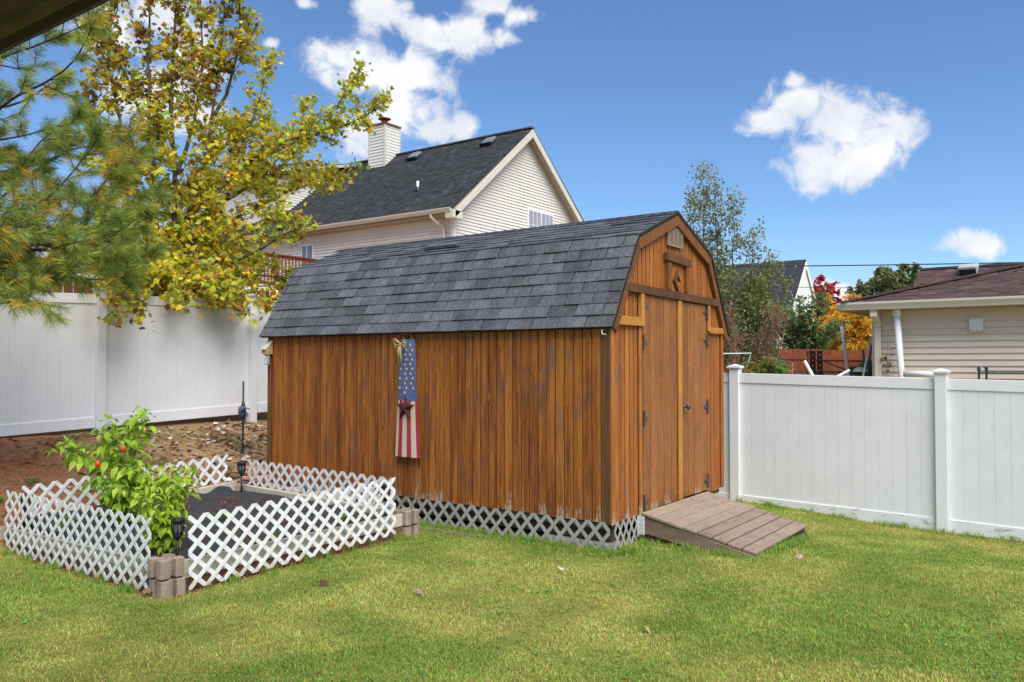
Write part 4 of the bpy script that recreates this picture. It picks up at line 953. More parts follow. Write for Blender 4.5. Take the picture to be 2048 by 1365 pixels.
    m = MB(); m.tube([(18.45,YH+.52,ze-.12),(18.45,YH+.52,ze-.20),(18.60,YH+.42,ze-.36),(18.80,YH+.30,ze-.52),(18.81,YH+.30,zb)], .042, 8); m.build('downspout', M_cream2, r)
    # gable window: two sashes with muntins
    y = YH-.05; W_ = MB(); W_.box((22.74,y,5.85),(24.36,y+.03,6.98)); Wn = W_.build('window', M_trimw, r)
    for a, b in ((22.83,23.52),(23.60,24.28)):
        m = MB(); m.box((a,y-.012,5.93),(b,y-.003,6.90)); m.build('pane', M_curtain, Wn)
        m = MB()
        for k in (1,2): m.box((a+(b-a)*k/3-.010,y-.02,5.93),(a+(b-a)*k/3+.010,y-.0125,6.90))
        m.box((a,y-.0205,6.40),(b,y-.013,6.425)); m.build('muntin', M_trimw, Wn)
    # roof vents and pipe
    onr = lambda x: ze-.02+(x-18.45)*pm
    for x, yv in ((22.2,16.8),(22.2,20.2),(22.35,23.5)):
        m = MB(); o = Vector((x-.28,yv-.20,onr(x-.28)+.03)); m.obox(o+n*.02, (0,.4,0), u*.42, n*.10); bevel(m.build('roof_vent', flat('slate_vent', (.14,.19,.21), .5, .1) if 'slate_vent' not in bpy.data.materials else bpy.data.materials['slate_vent'], r), .02)
        m = MB(); m.obox(o-u*.05+n*.008, (0,.46,0), u*.1, n*.10); m.build('vent_opening', M_black, r)
    m = MB(); m.tube([(19.76,17.97,onr(19.76)),(19.76,17.97,onr(19.76)+.30)], .045, 10); m.build('vent_pipe', M_trimw, r, True); m = MB(); m.lathe([(.10,0),(.05,.12)], (19.76,17.97,onr(19.76)-.02), 10); m.build('pipe_boot', M_black, r)
    # chimney
    cx0, cx1, cy0, cy1 = 21.95, 22.75, 21.62, 22.45; zt_ = 10.72
    m = MB(); m.box((cx0+.03,cy0+.03,8.6),(cx1-.03,cy1-.03,zt_-.03)); C = m.build('chimney', M_dark, r)
    z = 8.7
    while z < zt_-.12:
        m = MB(); m.add([(cx0-.012,cy0,z),(cx0-.012,cy1,z),(cx0+.010,cy1,z+.115),(cx0+.010,cy0,z+.115),(cx0+.03,cy0,z),(cx0+.03,cy1,z)],[(0,3,2,1)[::-1],(0,1,5,4)]); m.add([(cx0,cy0-.012,z),(cx1,cy0-.012,z),(cx1,cy0+.004,z+.115),(cx0,cy0+.004,z+.115),(cx0,cy0+.03,z),(cx1,cy0+.03,z)],[(0,1,2,3),(0,4,5,1)]); m.build('siding_course', M_cream, C); z += .117
    for a, b in ((cx0-.02,cy0-.02),(cx1-.06,cy0-.021),(cx0-.021,cy1-.06)):
        m = MB(); m.box((a,b,8.7),(a+.08,b+.08,zt_-.06)); m.build('corner_trim', M_rakeh, C)
    m = MB(); m.box((cx0-.05,cy0-.05,zt_-.06),(cx1+.05,cy1+.05,zt_)); m.build('chimney_cap', M_rake, C)
    m = MB(); m.lathe([(.20,0),(.15,.06),(.13,.17),(.13,.23)], ((cx0+cx1)/2,(cy0+cy1)/2,zt_+.001), 14); m.lathe([(.10,.24),(.25,.27),(.25,.285),(.08,.32)], ((cx0+cx1)/2,(cy0+cy1)/2,zt_), 14); m.build('flue', M_rake, C)
    # cricket behind the chimney
    # dormer with low shed roof
    dx, dy0, dy1 = 19.32, 24.4, 30.2; zt2 = 8.68; zf = onr(dx)
    m = MB(); m.prism([(dx,dy0+.03,zf-.2),(dx,dy0+.03,zt2),(22.4,dy0+.03,9.44),(22.4,dy0+.03,onr(22.4)-.2)], (0,dy1-dy0-.06,0)); D = m.build('dormer', M_cream, r)
    m = MB(); z = zf-.1
    while z < 9.4:
        xa = max(dx+.05, dx+(z-zt2)/(.76/3.08)) if z > zt2 else dx+.05; xb = min(22.5, 18.45+(z-ze+.02)/pm+.05)
        if xb > xa: m.add([(xa,dy0-.014,z),(xb,dy0-.014,z),(xb,dy0,z+E_),(xa,dy0,z+E_),(xa,dy0+.03,z),(xb,dy0+.03,z)], [(0,1,2,3),(0,4,5,1)])
        z += E_
    m.build('siding', M_cream, D, kind='stuff'); m = MB(); z = zf-.1
    while z < zt2: m.add([(dx-.014,dy0,z),(dx-.014,dy1,z),(dx,dy1,z+E_),(dx,dy0,z+E_),(dx+.03,dy0,z),(dx+.03,dy1,z)], [(0,3,2,1),(0,1,5,4)]); z += E_
    m.build('siding', M_cream, D, kind='stuff')
    m = MB(); m.box((dx-.03,dy0-.03,zf-.1),(dx+.08,dy0+.08,zt2)); m.build('corner_trim', M_trimw, D)
    m = MB(); m.box((dx-.035,dy0-.02,zf-.16),(dx+.02,dy1,zf+.06)); m.build('base_trim', M_trimw, D)
    m = MB(); m.prism([(dx-.35,dy0-.3,zt2-.02),(22.5,dy0-.3,9.52),(22.5,dy0-.3,9.62),(dx-.35,dy0-.3,zt2+.08)], (0,dy1-dy0+.6,0)); m.build('dormer_roof', M_shingle, D)
    m = MB(); m.prism([(dx-.36,dy0-.32,zt2-.06),(22.5,dy0-.32,9.48),(22.5,dy0-.32,9.58),(dx-.36,dy0-.32,zt2+.04)], (0,.02,0)); m.prism([(dx-.38,dy0-.32,zt2-.08),(dx-.36,dy0-.32,zt2-.08),(dx-.36,dy0-.32,zt2+.06),(dx-.38,dy0-.32,zt2+.06)], (0,dy1-dy0+.6,0)); m.build('fascia', M_rakeh, D)
    # ground-floor windows over the deck
    for ya, yb, za, zb_ in ((21.9,22.55,4.4,5.83),(26.2,27.4,4.5,5.75),(28.4,29.3,4.5,5.75)):
        m = MB(); m.box((XH-.06,ya,za),(XH-.02,yb,zb_)); F_ = m.build('window', M_trimw, r)
        m = MB(); m.box((XH-.075,ya+.07,za+.07),(XH-.062,yb-.07,zb_-.07)); m.build('pane', M_glass, F_)
        m = MB(); m.box((XH-.085,(ya+yb)/2-.015,za+.07),(XH-.076,(ya+yb)/2+.015,zb_-.07)); m.build('muntin', M_trimw, F_)
    MB().box((XH-.04,YH+.1,zb-1.5),(XH+.02,YE,zb)).build('foundation', M_cblock, r)
house_big()
def deck():
    r = thing('wooden_deck', (17, 22, 3), 'red brown railed deck on posts against the cream house', 'deck')
    y0 = 21.0; z0, z1 = 4.10, 5.14; xa, xb = 14.6, 18.75
    for i in range(16):
        m = MB(); m.box((xa, y0+.03+i*.145, z0-.03), (xb, y0+.168+i*.145, z0)); m.build('deck_board', M_deckw, r)
    m = MB(); m.box((xa,y0-.02,z0-.30),(xb,y0+.02,z0-.035)); m.build('rim_board', M_trimw, r)
    for p, q in (((xa,y0,z1),(xb,y0,z1)),): m = MB(); m.box((xa-.05,y0-.07,z1-.04),(xb,y0+.07,z1)); m.build('handrail', M_deckw, r)
    m = MB(); m.box((xa,y0-.02,z1-.13),(xb,y0+.02,z1-.0405)); m.build('rail', M_deckw, r); m = MB(); m.box((xa,y0-.02,z0+.06),(xb,y0+.02,z0+.14)); m.build('rail', M_deckw, r)
    me = MB().box((0,0,0),(.04,.035,.80)).mesh('baluster')
    x = xa+.1
    while x < xb-.05:
        o = link('baluster', me, M_deckw, r); o.location = Vector((x, y0-.0555, z0+.1)) - ROOT[r]; x += .135
    for x in (xa, xa+2.0, xb-.1): m = MB(); m.box((x-.045,y0-.045+.1,G(x,y0)-.2),(x+.045,y0+.045+.1,z1-.05)); m.build('post', M_deckw, r)
deck()
def brown_fence():
    r = thing('picket_fence', (7, 13, 1.3), 'brown dog eared wooden fence behind the white fence', 'fence'); me = None
    m = MB(); m.prism([(-.0,0,0),(.140,0,0),(.140,0,1.75),(.125,0,1.80),(.095,0,1.83),(.045,0,1.83),(.015,0,1.80),(0,0,1.75)], (0,.018,0)); me = m.mesh('picket')
    x = 2.2
    while x < 13.5:
        o = link('picket', me, M_bfence, r); o.location = Vector((x, 13+random.uniform(-.003,.003), 1.205+.022*(x-7)+random.uniform(-.012,.012))) - ROOT[r]; x += .155
    for dz in (.35, 1.4): m = MB(); m.bar((2.2,13.05,1.21+dz-.105),(13.5,13.05,1.21+dz+.143),.04,.09); m.build('rail', M_bfence, r)
    for x in (2.4,4.85,7.3,9.75,12.2): m = MB(); m.box((x,13.075,G(x,13)-.3),(x+.09,13.165,2.9+.02*(x-7))); m.build('post', M_bfence, r)
brown_fence()

# ------------------------------------------------------------------ neighbour's low house
def house_low():
    r = thing('beige_house', (17.5, 0, 0), 'low beige sided house with brown hip roof beyond the right fence', 'house'); XW = 15.2; YC = 3.22; ya = -8.0
    MB().box((XW+.03, ya, -.6), (XW+7, YC-.03, 2.66)).build('wall', M_dark, r)
    z = -.6; ze = 2.65
    while z < ze-.01:
        h = min(.1035, ze-z); m = MB(); m.add([(XW-.032,ya,z),(XW-.032,YC-.16,z),(XW-.003,YC-.16,z+h),(XW-.003,ya,z+h),(XW+.03,ya,z),(XW+.03,YC-.16,z)], [(0,1,2,3),(0,4,5,1)]); m.build('siding_plank', M_beige, r); z += .1035
    m = MB(); m.box((XW-.03,YC-.155,-.6),(XW+.12,YC+.0,ze)); m.build('corner_trim', M_beige, r)
    m = MB(); m.box((XW+.12,YC-.02,-.6),(XW+7,YC+.0,ze)); m.build('wall', M_beige, r)
    m = MB(); m.box((XW-.46,ya,2.625),(XW+.0,YC+.42,2.645)); m.box((XW+.001,YC,2.625),(XW+7,YC+.42,2.645)); m.build('soffit', M_soffit, r)
    m = MB(); m.prism([(XW-.34,ya,2.62),(XW-.43,ya,2.63),(XW-.475,ya,2.72),(XW-.475,ya,2.755),(XW-.45,ya,2.755),(XW-.44,ya,2.73),(XW-.34,ya,2.73)], (0,YC+.47-ya,0)); m.build('gutter', M_gutter2, r)
    m = MB(); m.box((XW-.33,YC+.40,2.62),(XW+7,YC+.47,2.75)); m.build('gutter', M_gutter2, r)
    # hip roof: front slope shingles
    pm = .285; x0 = XW-.44; yc = YC+.44; ze_ = 2.76; XRG = 21.0
    m = MB(); m.prism([(x0,ya,ze_-.03),(x0,yc,ze_-.03),(XRG,yc-(XRG-x0),ze_-.03+pm*(XRG-x0)),(XRG,ya,ze_-.03+pm*(XRG-x0))], (0,0,-.06)); m.prism([(x0,yc,ze_-.03),(XRG,yc-(XRG-x0),ze_-.03+pm*(XRG-x0)),(XRG+3,yc-(XRG-x0),ze_-.03+pm*(XRG-x0)),(XRG+3,yc,ze_-.03)], (0,0,-.06)); m.build('roof', M_soffit, r)
    u = Vector((1,0,pm)).normalized(); n = Vector((-u.z,0,u.x)); sm_ = MB(); ex = .14; i = 0
    cols = lambda: random.choice([(.088,.050,.044),(.075,.045,.042),(.105,.058,.050),(.066,.046,.046),(.058,.046,.050)])
    while True:
        p = Vector((x0,0,ze_-.03)) + u*(i*ex)
        if p.x > XRG-.1: break
        ym = yc-(p.x-x0)-.05; y = ya + random.uniform(0,.2)
        while y < ym:
            w = random.uniform(.14,.30); b = min(y+w-.005, ym); c = cols(); k = random.uniform(.8,1.15)
            if b > y+.01: sm_.obox((p.x,y,p.z), (0,b-y,0), u*(ex+.02), n*random.uniform(.012,.026), tuple(q*k for q in c))
            y += w
        i += 1
    sm_.build('shingle', M_hshingle, r, kind='stuff')
    m = MB(); d = Vector((1,-1,pm)).normalized(); p = Vector((x0,yc,ze_-.01)); c = Vector((1,1,0)).normalized(); k = 0
    while p.x < XRG-.3:
        t_ = random.uniform(.8,1.2); m.obox(p - c*.0 + Vector((-.10,-.10,.0)), c*.283, d*.26, (0,0,.022+.006*(k % 2)), (.085*t_,.05*t_,.046*t_)); p = p + d*.24; k += 1
    m.build('hip_cap', M_hshingle, r, kind='stuff')
    # higher wing behind, its slope towards the yard
    Yw = 3.05; a, b = (17.6, 2.98), (18.9, 3.665); u = Vector((b[0]-a[0],0,b[1]-a[1])); L = u.length; u.normalize(); n = Vector((-u.z,0,u.x)); sm_ = MB()
    for i in range(11):
        y = ya; p = Vector((a[0],0,a[1]))+u*(i*L/11)
        while y < Yw:
            w = random.uniform(.2,.38); b2 = min(y+w-.005, Yw); c = cols(); k = random.uniform(.8,1.25)
            sm_.obox((p.x,y,p.z), (0,b2-y,0), u*(L/11+.02), n*random.uniform(.012,.026), tuple(q*k for q in c)); y += w
    sm_.build('shingle', M_hshingle, r, kind='stuff')
    m = MB(); m.prism([(a[0],ya,a[1]-.03),(b[0],ya,b[1]-.03),(b[0]+1.3,ya,a[1]-.03)], (0,Yw-.05-ya,0)); m.build('wing', M_soffit, r)
    m = MB(); m.box((b[0]-.1,ya,b[1]-.01),(b[0]+.1,Yw,b[1]+.03)); m.build('ridge_cap', M_shingle, r)
    p = Vector((18.5,1.96,3.455)); m = MB(); m.prism([p+n*.02, p+n*.20, p+u*.40+n*.10, p+u*.40+n*.02], (0,.34,0)); bevel(m.build('roof_vent', flat('pale_vent', (.42,.44,.44), .5, .1), r), .02); m = MB(); m.obox(p-u*.025+n*.02+Vector((0,.02,0)),(0,.30,0),u*.02,n*.12); m.build('vent_opening', M_black, r)
    # downspout, vent hood, white vent pipe
    m = MB(); m.box((XW-.42,3.06,2.60),(XW-.32,3.17,2.66)); m.prism([(XW-.42,3.06,2.60),(XW-.32,3.06,2.60),(XW-.03,3.06,2.44),(XW-.03,3.06,2.33),(XW-.11,3.06,2.33),(XW-.11,3.06,2.40),(XW-.42,3.06,2.50)], (0,.11,0)); m.box((XW-.12,3.062,-.5),(XW-.035,3.168,2.33)); bevel(m.build('downspout', M_beige, r), .01)
    m = MB(); m.box((XW-.09,1.53,2.245),(XW-.022,1.735,2.45)); V_ = bevel(m.build('vent_hood', M_trimw, r), .015); m = MB(); m.box((XW-.095,1.55,2.225),(XW-.03,1.715,2.244)); m.build('vent_flap', M_beige, V_)
house_low()
def vpipe():
    r = thing('vent_pipe', (14.6,2.7,0), 'white plastic pipe rising and bending along the beige house wall', 'pipe')
    m = MB(); m.tube([(14.93,2.775,2.60),(14.93,2.70,1.3),(14.93,2.68,-.3)], .052, 12); m.build('riser', M_trimw, r, True); m = MB(); m.lathe([(.066,0),(.066,.11),(.056,.13)], (14.93,2.775,2.50), 12); m.build('coupling', M_trimw, r, True)
    m = MB(); m.tube([(14.70,2.64,1.545),(14.70,2.05,1.54)], .050, 12); m.build('elbow_pipe', M_trimw, r, True)
vpipe()

# ------------------------------------------------------------------ far white house
def house_white():
    r = thing('white_house', (46, 17, 0), 'distant white house with dark steep roof beyond the trees', 'house'); yg = 13.2; xl, xr = 43.95, 47.85; XR = 45.93; zr = 7.40; ze = 5.05
    MB().box((43.9,yg-.05,-.5),(48.0,24,4.6)).build('wall', M_trimw, r)
    m = MB(); m.prism([(43.95,yg-.05,4.6),(48.0,yg-.05,4.6),(48,yg-.05,5.05),(XR,yg-.05,7.2),(43.95,yg-.05,5.1)], (0,.1,0)); m.build('gable', M_trimw, r)
    m = MB()
    for s in (1,-1): m.prism([(XR,yg-.1,zr),(XR-s*2.75,yg-.1,zr-3.0),(XR-s*2.75,yg-.1,zr-3.12),(XR,yg-.1,zr-.14)], (0,11,0))
    m.build('roof', flat('far_dark_roof', (.030,.034,.045), .9, .15, 2), r)
    m = MB()
    for s in (1,-1): m.prism([(XR,yg-.14,zr-.12),(XR-s*2.75,yg-.14,zr-3.1),(XR-s*2.75,yg-.14,zr-3.5),(XR,yg-.14,zr-.5)], (0,.04,0))
    m.build('rake_board', M_trimw, r)
    m = MB(); 
    for i in range(28):
        for j in range(3): 
            k = random.uniform(.7,1.2); m.box((43.2+j*.27+(i % 2)*.1,14.25,i*.14),(43.44+j*.27+(i % 2)*.1,14.6,i*.14+.12),(.20*k,.085*k,.06*k))
    m.build('brick_chimney', M_hshingle, r, kind='stuff')
    m = MB(); m.box((43.15,14.27,-.4),(44.0,14.65,4.0)); m.build('chimney', M_cblock, r)
house_white()
# ------------------------------------------------------------------ red fence and the odds and ends in the neighbour's yard
def red_fence():
    r = thing('picket_fence', (20.5, 5.5, 0), 'rusty red wooden fence at the far side of the neighbouring yard', 'fence'); a, b = Vector((19.6,7.6,0)), Vector((21.6,4.1,0)); d = (b-a).normalized(); L = 7.2; nn = Vector((-d.y,d.x,0))
    k = 0; s = 0.0
    while s < L:
        p = a + d*s; z1 = 2.09-.03*s*.55; m = MB(); m.prism([(p.x,p.y,0),(p.x+d.x*.138,p.y+d.y*.138,0),(p.x+d.x*.138,p.y+d.y*.138,z1),(p.x,p.y,z1+random.uniform(-.01,.01))], -nn*.018); m.build('picket', M_rfence, r); s += .15
    for zz_ in (1.42, 1.86):
        m = MB(); q = a+d*L; m.bar((a.x-nn.x*-.04,a.y,zz_+.02),(q.x,q.y,zz_-.10),.13,.09); m.build('rail', M_rfence, r)
    for s in (.3,2.1,4.0,5.9): p = a+d*s-nn*.08*-1; m = MB(); p = a+d*s; m.box((p.x-.10,p.y-.06,0),(p.x-.0,p.y+.06,2.07-.0165*s)); m.build('post', M_rfence, r)
red_fence()
def pole(p, q, rad, mat, label, name='metal_pole', group='poles leaning about the neighbouring yard'):
    m = MB(); p, q = Vector(p), Vector(q); d = (p-q).normalized(); g = q + d*((q.z+.35)/max(.2,-d.z)) if d.z < 0 else p
    m.tube([g, q], rad, 8); setp(m.build(name, mat, None, True), label, 'pole', group)
pole((15.766,3.763,1.506),(15.70,3.851,2.393), .028, M_metal, 'tall pale pole leaning left in front of the red fence')
pole((14.36,4.011,1.521),(14.283,4.113,1.76), .030, M_trimw, 'short white pole tilted left of the two black uprights')
pole((15.40,3.42,1.496),(15.482,3.301,2.177), .018, M_metal, 'thin grey pole leaning toward the beige house corner')
pole((15.45,3.36,1.496),(15.486,3.295,2.044), .016, M_hinge, 'shorter dark pole leaning beside the beige house corner')
pole((17.0,3.757,1.784),(16.985,3.779,1.979), .022, M_paletwig, 'weathered thin post standing before the orange tree')
m = MB(); m.tube([(14.50,3.80,1.40),(14.73,3.49,1.60)], .022, 8); setp(m.build('metal_pole', M_metal, None, True), 'low grey tube lying slanted just above the right fence', 'pole', 'poles leaning about the neighbouring yard')
tr = thing('trailer_rails', (16.4,4.2,0), 'low dark trailer frame with two black slotted uprights', 'trailer')
for x, y in ((16.41,4.565),(16.48,4.45)):
    m = MB(); m.box((x-.04,y-.045,-.3),(x+.04,y-.020,1.96)); m.box((x-.04,y+.020,-.3),(x+.04,y+.045,1.96))
    for i in range(22): m.box((x-.035,y-.0195,-.2+i*.1),(x+.035,y+.0195,-.15+i*.1))
    m.build('upright', M_black, tr)
m = MB(); m.bar((16.30,4.9,1.545),(17.2,3.45,1.535),.06,.05); m.bar((16.30,4.9,1.25),(17.2,3.45,1.22),.06,.05); m.bar((16.3,4.9,-.3),(16.3,4.9,1.5),.06,.06,(1,0,0)); m.bar((17.2,3.45,-.3),(17.2,3.45,1.5),.06,.06,(1,0,0)); m.bar((16.55,4.4,1.75),(16.9,4.0,1.56),.03,.03); m.build('frame', M_hinge, tr)
def crate(x, y, z, w, h, label, ang=.3):
    r = thing('plastic_crate', (x,y,z), label, 'crate', 'green plastic containers in the neighbouring yard'); M = Matrix.Rotation(ang, 4, 'Z') @ Matrix.Rotation(.35, 4, 'Y')
    def put(m, nm):
        m.V = [tuple(Vector((x,y,z)) + M @ Vector(v)) for v in m.V]; m.build(nm, M_green, r)
    m = MB(); m.box((-w/2,-w/2,0),(w/2,w/2,.02)); put(m, 'base')
    for k in range(4):
        R_ = Matrix.Rotation(k*math.pi/2, 4, 'Z'); m = MB(); m.box((-w/2,-w/2,h-.04),(w/2,-w/2+.025,h)); m.box((-w/2,-w/2,.02),(w/2,-w/2+.02,.07))
        for i in range(7): m.box((-w/2+i*(w-.03)/6,-w/2+.002,.07),(-w/2+i*(w-.03)/6+.03,-w/2+.018,h-.04))
        m.V = [tuple(R_ @ Vector(v)) for v in m.V]; put(m, 'slatted_side')
crate(15.05,4.80,1.48,.30,.26,'dark green slatted crate beside the leafy plant behind the fence post')
crate(15.95,3.62,1.46,.30,.16,'low green container near the beige house corner', .1)
crate(16.05,3.45,1.48,.26,.26,'taller green container against the beige house corner', .6)
m = MB(); m.lathe([(.13,0),(.12,.03),(.08,.07),(.02,.09)], (15.75,3.55,1.56), 12); setp(m.build('plastic_dome', M_trimw, None, True), 'white domed lid lying on the low green container', 'lid')
def rack():
    r = thing('wire_rack', (14.4,1,0), 'dark green wire shelf unit in front of the beige wall', 'shelf'); 
    for x, y in ((14.25,1.51),(14.65,1.45),(14.35,.0),(14.75,-.05)): m = MB(); m.tube([(x,y,-.3),(x,y,1.665)], .016, 8); m.lathe([(.022,1.60),(.024,1.63),(.022,1.665)], (x,y,0), 8); m.build('post', M_rackg, r)
    for zz_ in (1.60,1.565,.9):
        m = MB(); m.tube([(14.25,1.51,zz_),(14.35,.0,zz_)], .007, 6); m.tube([(14.65,1.45,zz_),(14.75,-.05,zz_)], .007, 6); m.build('shelf_rail', M_rackg, r)
    m = MB()
    for i in range(70):
        y = 1.48-i*.021; x = 14.25+(1.51-y)*.066; m.tube([(x,y,1.60),(x+.4,y-.05,1.60)], .0035, 4); m.tube([(x,y,1.60),(x,y-.01,1.566)], .0035, 4)
    m.build('shelf_wire', M_rackg, r, kind='stuff')
rack()
m = MB(); m.tube([(12.2,5.25,1.865),(12.51,4.867,1.869),(12.769,4.507,1.877),(12.72,4.585,1.58),(12.70,4.60,-.2)], .011, 6); m.tube([(12.45,4.95,1.868),(12.47,4.93,-.2)], .011, 6); setp(m.build('clothes_frame', M_metal, None), 'thin bent metal frame beside the shed in front of the brown shrub', 'frame')
def wire(p, q, rad, sag, label):
    p, q = Vector(p), Vector(q); p2 = p+(p-q)*1.5; q2 = q+(q-p)*1.5; m = MB(); m.tube([p2.lerp(q2, t_)+Vector((0,0,-sag*(1-(2*t_-1)**2)+sag*.9)) for t_ in np.linspace(0,1,15)], rad, 5); setp(m.build('power_line', M_black, None), label, 'wire', 'overhead wires')
wire((29.545,10.291,5.26),(35.325,2.244,5.407), .022, .25, 'upper dark power line crossing in front of the white house roof'); wire((39.9,12.99,5.43),(42.1,9.9,5.38), .014, .1, 'lower thin grey wire crossing the white gable')

# ------------------------------------------------------------------ porch roof above the camera
po = thing('porch_roof', (.3, 3, 2.6), 'dark brown porch roof edge overhead near the camera', 'roof edge')
m = MB(); m.box((.39, -.5, 2.66), (.90, 3.6, 2.72)); m.build('soffit', M_darkwood, po); m = MB(); m.box((.901,-.5,2.57),(.94,3.6,2.80)); m.build('fascia', M_skid, po)
m = MB(); m.prism([(.941,-.5,2.60),(.99,-.5,2.585),(1.02,-.5,2.60),(1.035,-.5,2.72),(1.035,-.5,2.75),(.941,-.5,2.75)], (0,4.1,0)); m.build('gutter', flat('black_gutter', (.006,.005,.0045), .7, .1), po)
m = MB(); m.box((.39,-.5,2.805),(1.03,3.6,2.85)); m.build('roof', M_shingle, po)
m = MB()
for i in range(3): m.box((.39+i*.17,-.5,2.64),(.39+i*.17+.165,3.6,2.655)); 
m.build('soffit_board', wood('porch_boards', [(.3,(.018,.009,.004)), (.5,(.032,.017,.007)), (.7,(.05,.027,.011))], scale=(12,1.0,12)), po)

# ------------------------------------------------------------------ trees
TV_MAPLE = np.array([(0,0,0)] + [(x,y,-.10*abs(x)-.06*y*y) for x,y in [(0,-.10),(.30,-.04),(.20,.10),(.52,.22),(.34,.34),(.48,.58),(.22,.52),(.0,1.0),(-.22,.52),(-.48,.58),(-.34,.34),(-.52,.22),(-.20,.10),(-.30,-.04)]])
TV_MAPLE[0] = (0,.25,.04); TF_MAPLE = np.array([(0,1+i,1+(i+1) % 14) for i in range(14)])
TV_LEAF = np.array([(0,0,0),(.30,.35,.05),(.22,.72,.0),(0,1,-.12),(-.22,.72,0),(-.30,.35,.05)]); TF_LEAF = np.array([(0,1,2,3),(0,3,4,5)])
def rv(n=3): v = RNG.normal(0,1,n); return v/np.linalg.norm(v)
def resample(P, step):
    P = np.array(P, float); out = [P[0]]; T = []
    # smooth with Catmull-Rom
    Q = []
    for i in range(len(P)-1):
        p0, p1, p2, p3 = P[max(i-1,0)], P[i], P[i+1], P[min(i+2,len(P)-1)]
        n = max(2, int(np.linalg.norm(p2-p1)/step))
        for k in range(n):
            t = k/n; Q.append(.5*((2*p1)+(-p0+p2)*t+(2*p0-5*p1+4*p2-p3)*t*t+(-p0+3*p1-3*p2+p3)*t**3))
    Q.append(P[-1]); return np.array(Q)
def tree(name, label, cat, loc, limbs, trunk_mat, group=None, r0=.1, r1=.012, start=.25, gap=.22, twig=.7, sub=2, nl=9, ls=.09, lvar=.35, leafv=(TV_LEAF,TF_LEAF), colf=None, up=.25, spread=1.0, leaf_mat=None, droop=.3, twigr=.008, twig_mat=None, leafless=0.0, jit=.05, kindcrown=None):
    root = thing(name, loc, label, cat, group); wood_m = MB(); tw = MB(); LP, LN = [], []
    for li, l in enumerate(limbs):
        Q = resample(l, .25); n = len(Q); ra = r0 if isinstance(r0, (int,float)) else r0[li]
        wood_m.tube(Q + RNG.normal(0,.012,Q.shape)*(np.arange(n)[:,None] > 0), [ra*(1-i/(n-1))**1.0+r1 for i in range(n)], 6)
        Ln = np.concatenate([[0], np.cumsum(np.linalg.norm(np.diff(Q,axis=0),axis=1))]); tot = Ln[-1]; s = tot*start
        while s <= tot+1e-6:
            i = min(np.searchsorted(Ln, s), n-1); c = Q[i]; t = Q[min(i+1,n-1)]-Q[max(i-1,0)]; t /= np.linalg.norm(t)+1e-9
            frac = s/tot; d = t*(.35+.9*frac) + rv()*spread + np.array([0,0,up]); d /= np.linalg.norm(d)
            L = twig*RNG.uniform(.5,1.1)*(1.05-.55*frac)
            ends = [(c, d, L)]
            for k in range(sub):
                f = RNG.uniform(.25,.8); d2 = d*.7+rv()*.8+np.array([0,0,up*.6]); d2 /= np.linalg.norm(d2); ends.append((c+d*L*f, d2, L*RNG.uniform(.35,.65)))
            for (a, dd, l2) in ends:
                pts = [a, a+dd*l2*.5+np.array([0,0,.02*l2]), a+dd*l2+np.array([0,0,-.08*l2*droop])]; tw.tube(pts, [twigr, twigr*.7, twigr*.35], 4)
                if RNG.random() < leafless: continue
                m = max(2, int(nl*l2/twig*1.6))
                for k in range(m):
                    f = RNG.uniform(.15,1.06); LP.append(a+dd*l2*f+RNG.normal(0,jit,3)); nr = rv()*.75+np.array([0,0,.55])+dd*.15; LN.append(nr)
            s += gap*RNG.uniform(.6,1.4)
    wood_m.build('trunk', trunk_mat, root, True); t_ = tw.build('twigs', twig_mat or M_twig, root); t_['kind'] = 'stuff'
    LP = np.array(LP); LN = np.array(LN); K = len(LP); sc = ls*RNG.uniform(1-lvar, 1+lvar, K); col = colf(LP, K)
    V, F_, C_ = scatter(leafv[0], leafv[1], LP, rot_from(LN, RNG.random(K)*6.283), sc, col)
    cr_ = link('crown', np_mesh('crown', V, [F_], [C_]), leaf_mat or M_leaf, root)
    if kindcrown: cr_['kind'] = kindcrown
    return root, K
def palette(cols, w, var=.25):
    cols = np.array(cols); w = np.array(w)/np.sum(w)
    def f(P, K): return cols[RNG.choice(len(cols), K, p=w)]*RNG.uniform(1-var, 1+var, (K,1))
    return f
def maple_col(P, K):
    yel = np.array([[.82,.58,.03],[.76,.64,.045],[.86,.62,.05]]); grn = np.array([[.46,.54,.06],[.60,.62,.06],[.36,.45,.07]]); brn = np.array([[.42,.22,.05],[.28,.125,.04],[.55,.32,.05],[.20,.09,.045]])
    fb = np.clip(.07 + .36*sst(P[:,2],5.0,6.6)*(1-sst(P[:,0],7.6,9.4)) + .18*(1-sst(P[:,2],2.6,3.2)), 0, .75)
    fb = np.clip(fb + .35*(vnoise(P[:,0]*1.7+5, P[:,2]*1.7, 31)-.5), .04, .8); fg = .52 - .25*fb + .25*(vnoise(P[:,0]*1.1, P[:,2]*1.3+9, 32)-.5) + .12*sst(P[:,0],8.4,10)
    u = RNG.random(K); pick = lambda A: A[RNG.integers(0, len(A), K)]
    c = np.where((u < fb)[:,None], pick(brn), np.where((u < fb+fg)[:,None], pick(grn), pick(yel))); return c*RNG.uniform(.72,1.22,(K,1))
base = [(7.29, 12.0, .85), (7.27, 12.0, 1.8), (7.28, 12.0, 2.5)]
LIMBS = []
for i, l in enumerate(MAPLE):
    l = list(l)
    if i in (0,1,2,3,5): l = [(7.29+.05*(i-2), 12.0+.04*(i % 3-1), .85), (7.28+.04*(i-2), 12.0, 1.9)] + l
    LIMBS.append(l)
